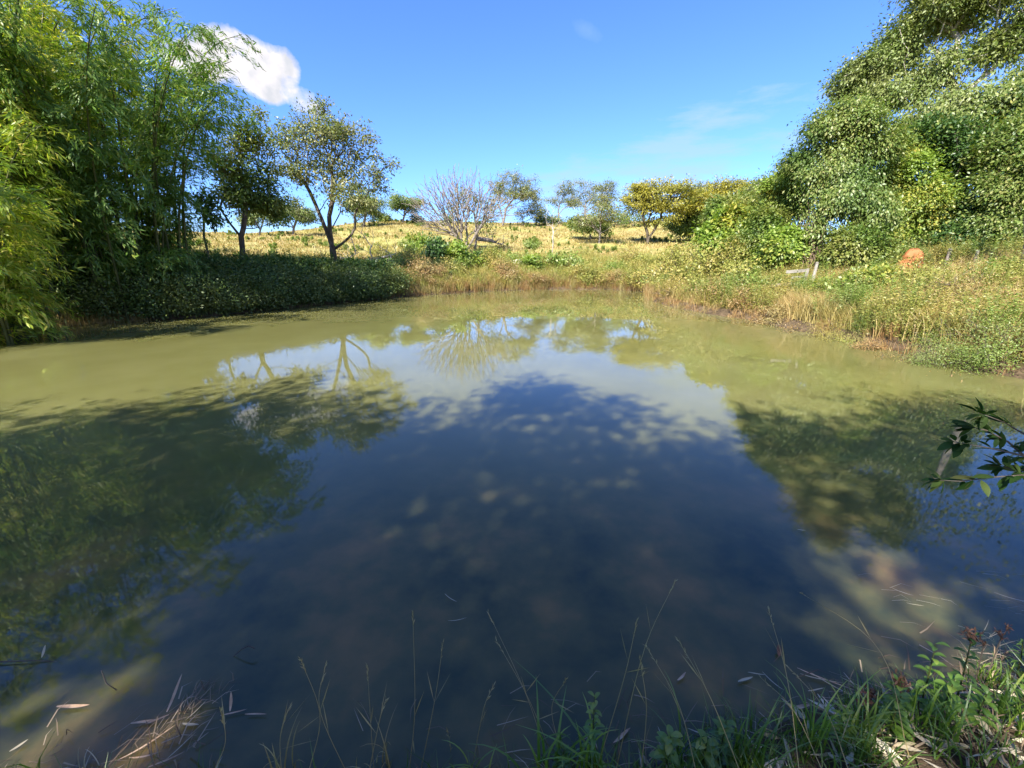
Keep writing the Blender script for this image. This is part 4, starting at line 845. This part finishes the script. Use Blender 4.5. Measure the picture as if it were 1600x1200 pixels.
# tall thin flowering stalks
def stalk(pxb, pts, label, mat='straw', rad=.0016, head=True, seed=1, D0=None):
    """pts: pixels (px,py,D) from the foot up"""
    q = [P(a, b_, D) for a, b_, D in pts]; q = np.array(q); s = np.linspace(0, len(q)-1, 14)
    ii = np.clip(s.astype(int), 0, len(q)-2); fr = (s-ii)[:, None]
    # smooth (Catmull) curve
    Q = np.vstack([2*q[0]-q[1], q, 2*q[-1]-q[-2]]); p0, p1, p2, p3 = Q[ii], Q[ii+1], Q[ii+2], Q[ii+3]
    c = .5*((2*p1)+(-p0+p2)*fr+(2*p0-5*p1+4*p2-p3)*fr**2+(-p0+3*p1-3*p2+p3)*fr**3)
    mb = MB(); polytube(mb, c, np.linspace(rad, rad*.5, 14), 4); r = np.random.default_rng(seed)
    if head:
        e = c[-1]; d = nrmz((c[-1]-c[-3])[None])[0]
        leaves(mb, e-d*np.linspace(0, .07, 10)[:, None], d+r.normal(size=(10, 3))*.25, .02, .004, r=r)
    k = r.integers(3, 9, 2); leaves(mb, c[k], nrmz((c[k+1]-c[k]))*.7+r.normal(size=(2, 3))*.35, .13, .005, r=r)
    b = np.array([c[0][0], c[0][1], c[0][2]])
    single('grass_stalk', mb, M[mat], label, 'grass stalk', b, 'tall grass stalks on the near shore')
ST = [([(480, 1215, 1.35), (500, 1120, 1.38), (470, 1030, 1.4)], 'bent stalk rising above the right of the floating leaf pile'),
      ([(440, 1215, 1.4), (438, 1150, 1.42), (452, 1105, 1.45)], 'short hooked stalk at the right of the leaf pile'),
      ([(545, 1215, 1.35), (500, 1110, 1.4), (508, 1040, 1.45)], 'crossing stalk slanting left of centre'),
      ([(585, 1215, 1.4), (578, 1110, 1.45), (574, 1040, 1.5)], 'upright stalk left of the centre pair'),
      ([(575, 1215, 1.3), (592, 1130, 1.3), (603, 1092, 1.33)], 'short forked stalk beside the upright one'),
      ([(638, 1215, 1.35), (648, 1110, 1.4), (645, 955, 1.5)], 'tallest straight stalk left of the centre'),
      ([(655, 1215, 1.35), (680, 1090, 1.4), (692, 1005, 1.45)], 'gently curved stalk right of the tallest straight one'),
      ([(700, 1215, 1.4), (704, 1170, 1.4), (698, 1138, 1.4)], 'stubby stalk left of the broad bladed tuft'),
      ([(735, 1215, 1.3), (755, 1110, 1.35), (772, 1070, 1.4)], 'thin stalk just left of the broad bladed tuft'),
      ([(860, 1200, 1.35), (820, 1080, 1.5), (763, 957, 1.7)], 'long stalk arching left over the dark water'),
      ([(870, 1200, 1.35), (825, 1090, 1.45), (775, 1000, 1.55)], 'second long stalk arching left, lower than its neighbour'),
      ([(885, 1200, 1.3), (862, 1110, 1.4), (885, 1060, 1.4)], 'stalk bending right above the green tuft'),
      ([(930, 1210, 1.3), (975, 1060, 1.4), (995, 970, 1.5)], 'stalk leaning right beside the tall leafy weed'),
      ([(960, 1215, 1.3), (1005, 1020, 1.5), (1056, 906, 1.7)], 'highest reddish stalk leaning right over the dark water'),
      ([(1090, 1215, 1.3), (1060, 1100, 1.4), (1010, 1010, 1.5)], 'long stalk leaning left from the middle tuft'),
      ([(1160, 1215, 1.3), (1110, 1090, 1.4), (1060, 1000, 1.5)], 'long stalk leaning left under the reddish stalk'),
      ([(1250, 1215, 1.4), (1230, 1060, 1.6), (1200, 950, 1.8)], 'stalk rising by the floating triangular leaf'),
      ([(1420, 1180, 1.9), (1370, 1010, 2.2), (1250, 925, 2.5)], 'very long faint stalk arching left over blue water'),
      ([(1330, 1215, 1.5), (1290, 1110, 1.6), (1230, 1040, 1.7)], 'stalk leaning left over the bundle of dead stalks'),
      ([(1290, 1215, 1.4), (1240, 1110, 1.5), (1190, 1060, 1.6)], 'low stalk leaning left before the dead stalks'),
      ([(1000, 1215, 1.3), (1010, 1110, 1.35), (1000, 1030, 1.4)], 'upright thin stalk right of the tall leafy weed'),
      ([(330, 1215, 1.45), (352, 1160, 1.45), (345, 1110, 1.45)], 'thin stalk standing in the floating leaf pile')]
for i, (pts, lab) in enumerate(ST): stalk(0, pts, lab, seed=600+i)
# floating dead blades
def floatleaf(px, py, ang, L, Wd, label, mat='deadleaf', tilt=0.0, z=.012, name='dead_leaf', curl=.18):
    Wd *= .62; c = nearpt(px, py, max(z, G(*nearpt(px, py, .02)[:2])+.015)); a = R(ang); s = np.linspace(0, 1, 9); w_ = Wd*np.sin(np.clip(s*.94+.06, 0, 1)*math.pi)**.7
    x = (s-.5)*L; zz = curl*L*(s-.5)**2+tilt*(s-.0)*L
    rows = []
    for t, hh in ((-1, 1), (0, 0), (1, 1)):
        yy = t*w_/2+L*.04*np.sin(s*3+ang); q = np.stack([x*math.cos(a)-yy*math.sin(a), x*math.sin(a)+yy*math.cos(a), zz+hh*w_*.22], 1); rows.append(q+c)
    v = np.stack(rows, 1).reshape(-1, 3); f = []
    for i in range(8):
        for j in range(2): f.append((i*3+j, i*3+j+1, i*3+j+4, i*3+j+3))
    single(name, (v, np.array(f)), M[mat], label, 'dead leaf', c, 'dead blades and leaves floating by the near shore', True)
FL = [(115, 1104, 8, .16, .03, 'pale dead blade floating alone at the bottom left', 'deadleaf', 0), (277, 1095, 80, .12, .026, 'upright curled dead leaf standing in the leaf pile', 'deadleaf', .9),
      (228, 1128, 14, .13, .022, 'dead blade at the left side of the leaf pile', 'deadleaf', 0), (248, 1124, 24, .1, .015, 'narrow dead blade lying across its neighbour left of the pile', 'deadleaf', 0),
      (298, 1132, -8, .09, .02, 'grey dead leaf at the right side of the pile', 'straw_pale', 0), (233, 1160, 42, .22, .014, 'long straight dead stalk slanting below the pile', 'deadleaf', 0),
      (228, 1180, 10, .13, .012, 'dead blade at the foot of the long slanting stalk', 'deadleaf', 0), (362, 1103, 110, .06, .022, 'small white leaf standing right of the pile', 'deadleaf', 1.0),
      (366, 1114, 20, .12, .012, 'thin dead blade under the small white leaf', 'deadleaf', 0), (400, 1117, 0, .11, .012, 'thin dead blade floating farthest right of the pile', 'deadleaf', 0),
      (308, 1112, 55, .1, .008, 'thin dead stem leaning out of the pile', 'straw_pale', .2), (285, 1165, 62, .13, .008, 'thin pale stem lying over the pile foot', 'straw_pale', 0),
      (70, 1022, 105, .05, .02, 'tiny white leaf floating upright at far left', 'straw_pale', .8), (260, 1188, 33, .14, .014, 'dead blade touching the bottom edge beside the pile', 'deadleaf', 0),
      (972, 1150, 30, .12, .025, 'pale dead leaf floating below the reddish stalk', 'deadleaf', 0), (1037, 1160, 92, .14, .012, 'dead blade pointing away from the shore, left of three', 'straw_pale', 0),
      (1054, 1180, -45, .15, .014, 'dead blade lying slanted right of the upright one', 'straw_pale', 0), (1095, 1148, -25, .12, .01, 'thin dead blade over the dark water right of the slanted one', 'straw_pale', 0),
      (1065, 1057, 35, .08, .02, 'pale leaf floating alone in front of the middle', 'deadleaf', 0), (1165, 1062, 20, .1, .022, 'whitish leaf floating left of the dead stalks', 'straw_pale', 0),
      (1182, 1053, -5, .09, .01, 'thin white blade floating behind the whitish leaf', 'straw_pale', 0), (1208, 1065, -60, .12, .008, 'thin pale stem floating right of the whitish leaf', 'straw_pale', 0),
      (1252, 1105, 5, .12, .03, 'wide brown backed leaf beside the dead stalks', 'deadleaf', 0), (1216, 1018, 60, .07, .04, 'triangular brown leaf resting on the blue water', 'deadleaf_brown', .3),
      (1300, 1068, -32, .32, .012, 'longest dead stalk of the bundle', 'deadleaf', 0), (1318, 1078, -35, .3, .01, 'dead stalk lying next to the longest one', 'straw_pale', 0), (1283, 1062, -20, .2, .009, 'short dead stalk behind the longest one', 'straw_pale', 0),
      (1275, 1078, 5, .1, .01, 'pale splinter lying left of the bundle', 'straw_pale', 0), (1330, 1065, -80, .1, .01, 'pale splinter standing across the bundle', 'straw_pale', 0), (1360, 1082, -38, .26, .01, 'dead stalk at the right side of the bundle', 'straw_pale', 0),
      (1410, 925, -35, .12, .007, 'thin floating straw near the reflected tree', 'straw_pale', 0), (1430, 945, -20, .1, .006, 'second thin floating straw near the reflected tree', 'straw_pale', 0), (1585, 935, -28, .2, .008, 'pale straw floating at the right edge', 'straw_pale', 0),
      (1252, 828, -10, .07, .012, 'small pale leaf floating in mid pond', 'straw_pale', 0), (1230, 655, 0, .12, .012, 'tiny pale leaf floating far out at right', 'straw_pale', 0), (705, 935, -40, .12, .007, 'curved straw floating left of centre', 'straw_pale', 0), (715, 968, 10, .12, .006, 'second curved straw just below the first', 'straw_pale', 0),
      (1500, 1135, -15, .2, .05, 'large grey curled leaf on the right shore', 'straw_pale', .1), (1560, 1100, -30, .18, .05, 'orange curled leaf on the right shore', 'deadleaf', .1), (1480, 1165, -30, .16, .035, 'brown curled leaf on the shore below the grey one', 'deadleaf_brown', .1), (1420, 1140, 5, .18, .02, 'pale blade on the shore beside the leafy plants', 'straw_pale', 0),
      (1520, 1085, 0, .2, .02, 'pale blade at the edge of the shore mud', 'straw_pale', 0), (1340, 1150, 20, .14, .02, 'pale leaf under the brown seedhead plant', 'straw_pale', 0), (30, 1165, 60, .06, .022, 'green-white leaf floating in the bottom left corner', 'straw_pale', 0)]
for q in FL: floatleaf(q[0], q[1], q[2], q[3], q[4], q[5], q[6], q[7])
# leafy weeds
def weed(px, py, h, nl, L, Wd, label, seed, mat='grass', lean=(0, 0), head=False, group='leafy weeds on the near shore', z0=None):
    L *= 1.15; Wd *= 1.15; nl = int(nl*1.3); h *= 1.15
    r = np.random.default_rng(seed); b = nearpt(px, py, .05); b[2] = G(b[0], b[1]) if z0 is None else z0
    t = thing('leafy_weed', label, 'plant', b, group); s = np.linspace(0, 1, 8)
    pts = b+np.stack([lean[0]*s**1.5, lean[1]*s**1.5, h*s], 1); mb = MB(); polytube(mb, pts, np.linspace(.0045, .002, 8), 5); part('stem', mb, M['culm'], t)
    lf = MB(); tt = np.linspace(.12, 1, nl); pos = pts[0]+(np.stack([lean[0]*tt**1.5, lean[1]*tt**1.5, h*tt], 1))
    a = np.arange(nl)*1.57+(np.arange(nl)//2)*.8+r.normal(size=nl)*.3
    for i in range(nl):   # each leaf: a folded blade of four quads
        ax = np.array([math.cos(a[i]), math.sin(a[i]), .5+.5*tt[i]]); ax /= np.linalg.norm(ax); wv = np.cross(ax, [0, 0, 1]); wv /= np.linalg.norm(wv); q = np.linspace(0, 1, 6)
        l = L*(1.1-.5*tt[i])*r.uniform(.8, 1.15); c = pos[i]+ax*(q*l)[:, None]-np.array([0, 0, 1])*(q**2*l*.55)[:, None]; ww = (Wd*(1.1-.4*tt[i])*np.sin(np.clip(q*.93+.04, 0, 1)*math.pi)**.8)[:, None]
        v = np.stack([c-wv*ww/2+[0, 0, .0]+np.array([0, 0, 1])*ww*.15, c, c+wv*ww/2+np.array([0, 0, 1])*ww*.15], 1).reshape(-1, 3)
        lf.add(v, [(k*3+j, k*3+j+1, k*3+j+4, k*3+j+3) for k in range(5) for j in range(2)])
    part('foliage', lf, M[mat], t)
    if head:
        hb = MB(); leaves(hb, pts[-1]+r.normal(size=(60, 3))*.016, r.normal(size=(60, 3))+[0, 0, .6], .028, .008, r=r); part('seedhead', hb, M['flower_dry'], t)
    return t
for i, q in enumerate([(925, 1185, .42, 22, .07, .02, 'tall upright leafy weed in front of the middle of the water', 'grass', (-.01, 0), False),
    (880, 1200, .2, 12, .09, .025, 'low leafy weed among the broad bladed grass', 'grass_dark', (0, 0), False), (1040, 1205, .2, 16, .09, .035, 'broad leaved weed left of the corner plants', 'grass', (0, 0), False),
    (1120, 1200, .26, 16, .08, .03, 'leafy weed with paired leaves near the dark grass tuft', 'grass_dark', (0, 0), False), (1095, 1208, .16, 14, .09, .04, 'lowest broad leaved weed at the bottom edge', 'grass', (0, 0), False),
    (1425, 1140, .36, 16, .085, .026, 'tallest corner weed with pointed leaves against lilac water', 'grass', (.0, .03), False), (1480, 1130, .36, 16, .08, .022, 'corner weed with brown seedhead just right of the tallest', 'grass_dark', (.02, .05), True),
    (1385, 1150, .22, 14, .08, .03, 'short corner weed left of the tallest', 'grass', (-.03, 0), True), (1450, 1165, .22, 16, .09, .035, 'bushy low weed under the tallest corner weed', 'grass', (0, 0), False),
    (1375, 1180, .2, 16, .08, .03, 'bushy dark weed at the bottom right centre', 'grass_dark', (0, 0), False), (1500, 1180, .16, 14, .08, .03, 'low weed beside the curled shore leaves', 'grass', (0, 0), False),
    (1300, 1185, .16, 14, .08, .02, 'low narrow leaved weed before the bundle of dead stalks', 'grass', (0, 0), False), (1575, 1140, .18, 14, .08, .03, 'low weed at the right edge of the shore', 'grass_dark', (0, 0), False),
    (1595, 1040, .22, 20, .07, .012, 'narrow leaved weed leaning in at the right edge', 'grass_dark', (-.05, 0), False), (1345, 1130, .13, 10, .07, .02, 'small weed with dried brown seedhead by the stalk bundle', 'deadleaf_brown', (0, 0), True)]):
    weed(*q[:7], 700+i, q[7], q[8], q[9])
for i, (px, py, h, lean, lab) in enumerate([(1525, 1070, .3, (-.02, .02), 'dark rush stem with small brown head, left of the pair'), (1538, 1068, .33, (.03, .03), 'dark rush stem with three brown heads, right of the pair')]):
    b = nearpt(px, py, .03); b[2] = G(b[0], b[1]); t = thing('rush', lab, 'plant', b, 'rushes at the right shore')
    pts = b+np.linspace(0, 1, 6)[:, None]*np.array([lean[0], lean[1], h]); mb = MB(); polytube(mb, pts, np.full(6, .0028), 5); part('stem', mb, M['bark'], t)
    hb = MB(); r = np.random.default_rng(i)
    for q in ([(0, 0, 0)], [(0, 0, 0), (-.03, 0, .035), (.03, .01, .045)])[i]:
        c = pts[-1]+np.array(q); polytube(hb, [pts[-1]-[0, 0, .01], c], [.0015, .0015], 4); leaves(hb, c+r.normal(size=(26, 3))*.006, r.normal(size=(26, 3))+[0, 0, .3], .018, .006, r=r)
    part('seedhead', hb, M['flower_dry'], t)
# twig standing in water at left, floating stick
mb = MB(); a = nearpt(160, 1062, .1); polytube(mb, [nearpt(158, 1047, .12), nearpt(166, 1068, .06), nearpt(182, 1078, 0), nearpt(190, 1080, -.05)], [.002, .003, .003, .003], 5)
single('twig', mb, M['bark'], 'small dark forked twig sticking out of the water at left', 'twig', a, smooth=True)
mb = MB(); a = nearpt(40, 1033, .02); polytube(mb, [nearpt(-60, 1034, .01), nearpt(0, 1034, .014), nearpt(50, 1032, .012), nearpt(95, 1034, -.004)], [.005, .004, .003, .002], 5)
single('floating_stick', mb, M['bark'], 'thin dark stick floating at the left edge', 'stick', a, smooth=True)
mb = MB(); a = nearpt(370, 1020, .05); polytube(mb, [nearpt(360, 1030, -.02), nearpt(378, 1014, .05), nearpt(388, 1009, .07), nearpt(398, 1013, .05)], [.0025, .0025, .004, .004], 5)
single('twig', mb, M['bark'], 'hooked dark twig poking from the water above the leaf pile', 'twig', a, smooth=True)

# leafy branch reaching in from the right
r = np.random.default_rng(95); b = P(1660, 735, 3.1); t = thing('leafy_branch', 'dark leafy branch reaching in over the water from the right edge', 'branch', b)
mb = MB(); lf = MB()
twigs = [[(1760, 900, 3.3), (1660, 735, 3.1), (1600, 712, 3.0), (1545, 700, 2.9), (1490, 690, 2.8)], [(1660, 735, 3.1), (1620, 690, 3.0), (1570, 660, 2.95), (1530, 645, 2.9)],
         [(1660, 735, 3.1), (1610, 742, 3.0), (1560, 745, 2.95), (1500, 752, 2.9), (1465, 750, 2.85)], [(1660, 735, 3.1), (1620, 728, 3.1), (1590, 735, 3.1), (1560, 728, 3.1)], [(1600, 712, 3.0), (1575, 690, 2.95), (1540, 672, 2.9), (1520, 668, 2.9)]]
for k, tw in enumerate(twigs):
    q = np.array([P(*c) for c in tw]); polytube(mb, q, np.linspace(.006 if k else .009, .0015, len(q)), 5)
    for i in range(1 if k else 2, len(q)):
        for m_ in range(12 if i == len(q)-1 else 8):
            s = r.random() if i < len(q)-1 else r.uniform(.6, 1); c0 = q[i-1]*(1-s)+q[i]*s; ax = nrmz((q[i]-q[i-1])[None])[0]*.8+r.normal(size=3)*.6; ax /= np.linalg.norm(ax)
            wv = np.cross(ax, [0.1, 0, 1]+r.normal(size=3)*.4); wv /= np.linalg.norm(wv); nn = np.cross(wv, ax); l = r.uniform(.05, .09); w_ = l*.4; u_ = np.linspace(0, 1, 6)
            c = c0+ax*(u_*l+.008)[:, None]-nn*(u_**2*l*.2)[:, None]; ww = (w_*np.sin(np.clip(u_*.95+.03, 0, 1)*math.pi)**.8)[:, None]
            v = np.stack([c-wv*ww/2+nn*ww*.12, c, c+wv*ww/2+nn*ww*.12], 1).reshape(-1, 3); lf.add(v, [(a_*3+j, a_*3+j+1, a_*3+j+4, a_*3+j+3) for a_ in range(5) for j in range(2)])
part('stem', mb, M['bark'], t, True); part('foliage', lf, M['leaf_twig'], t, True)
print('OBJ', len(bpy.data.objects), 'FACES', sum(len(o.data.polygons) for o in bpy.data.objects if o.type == 'MESH'))
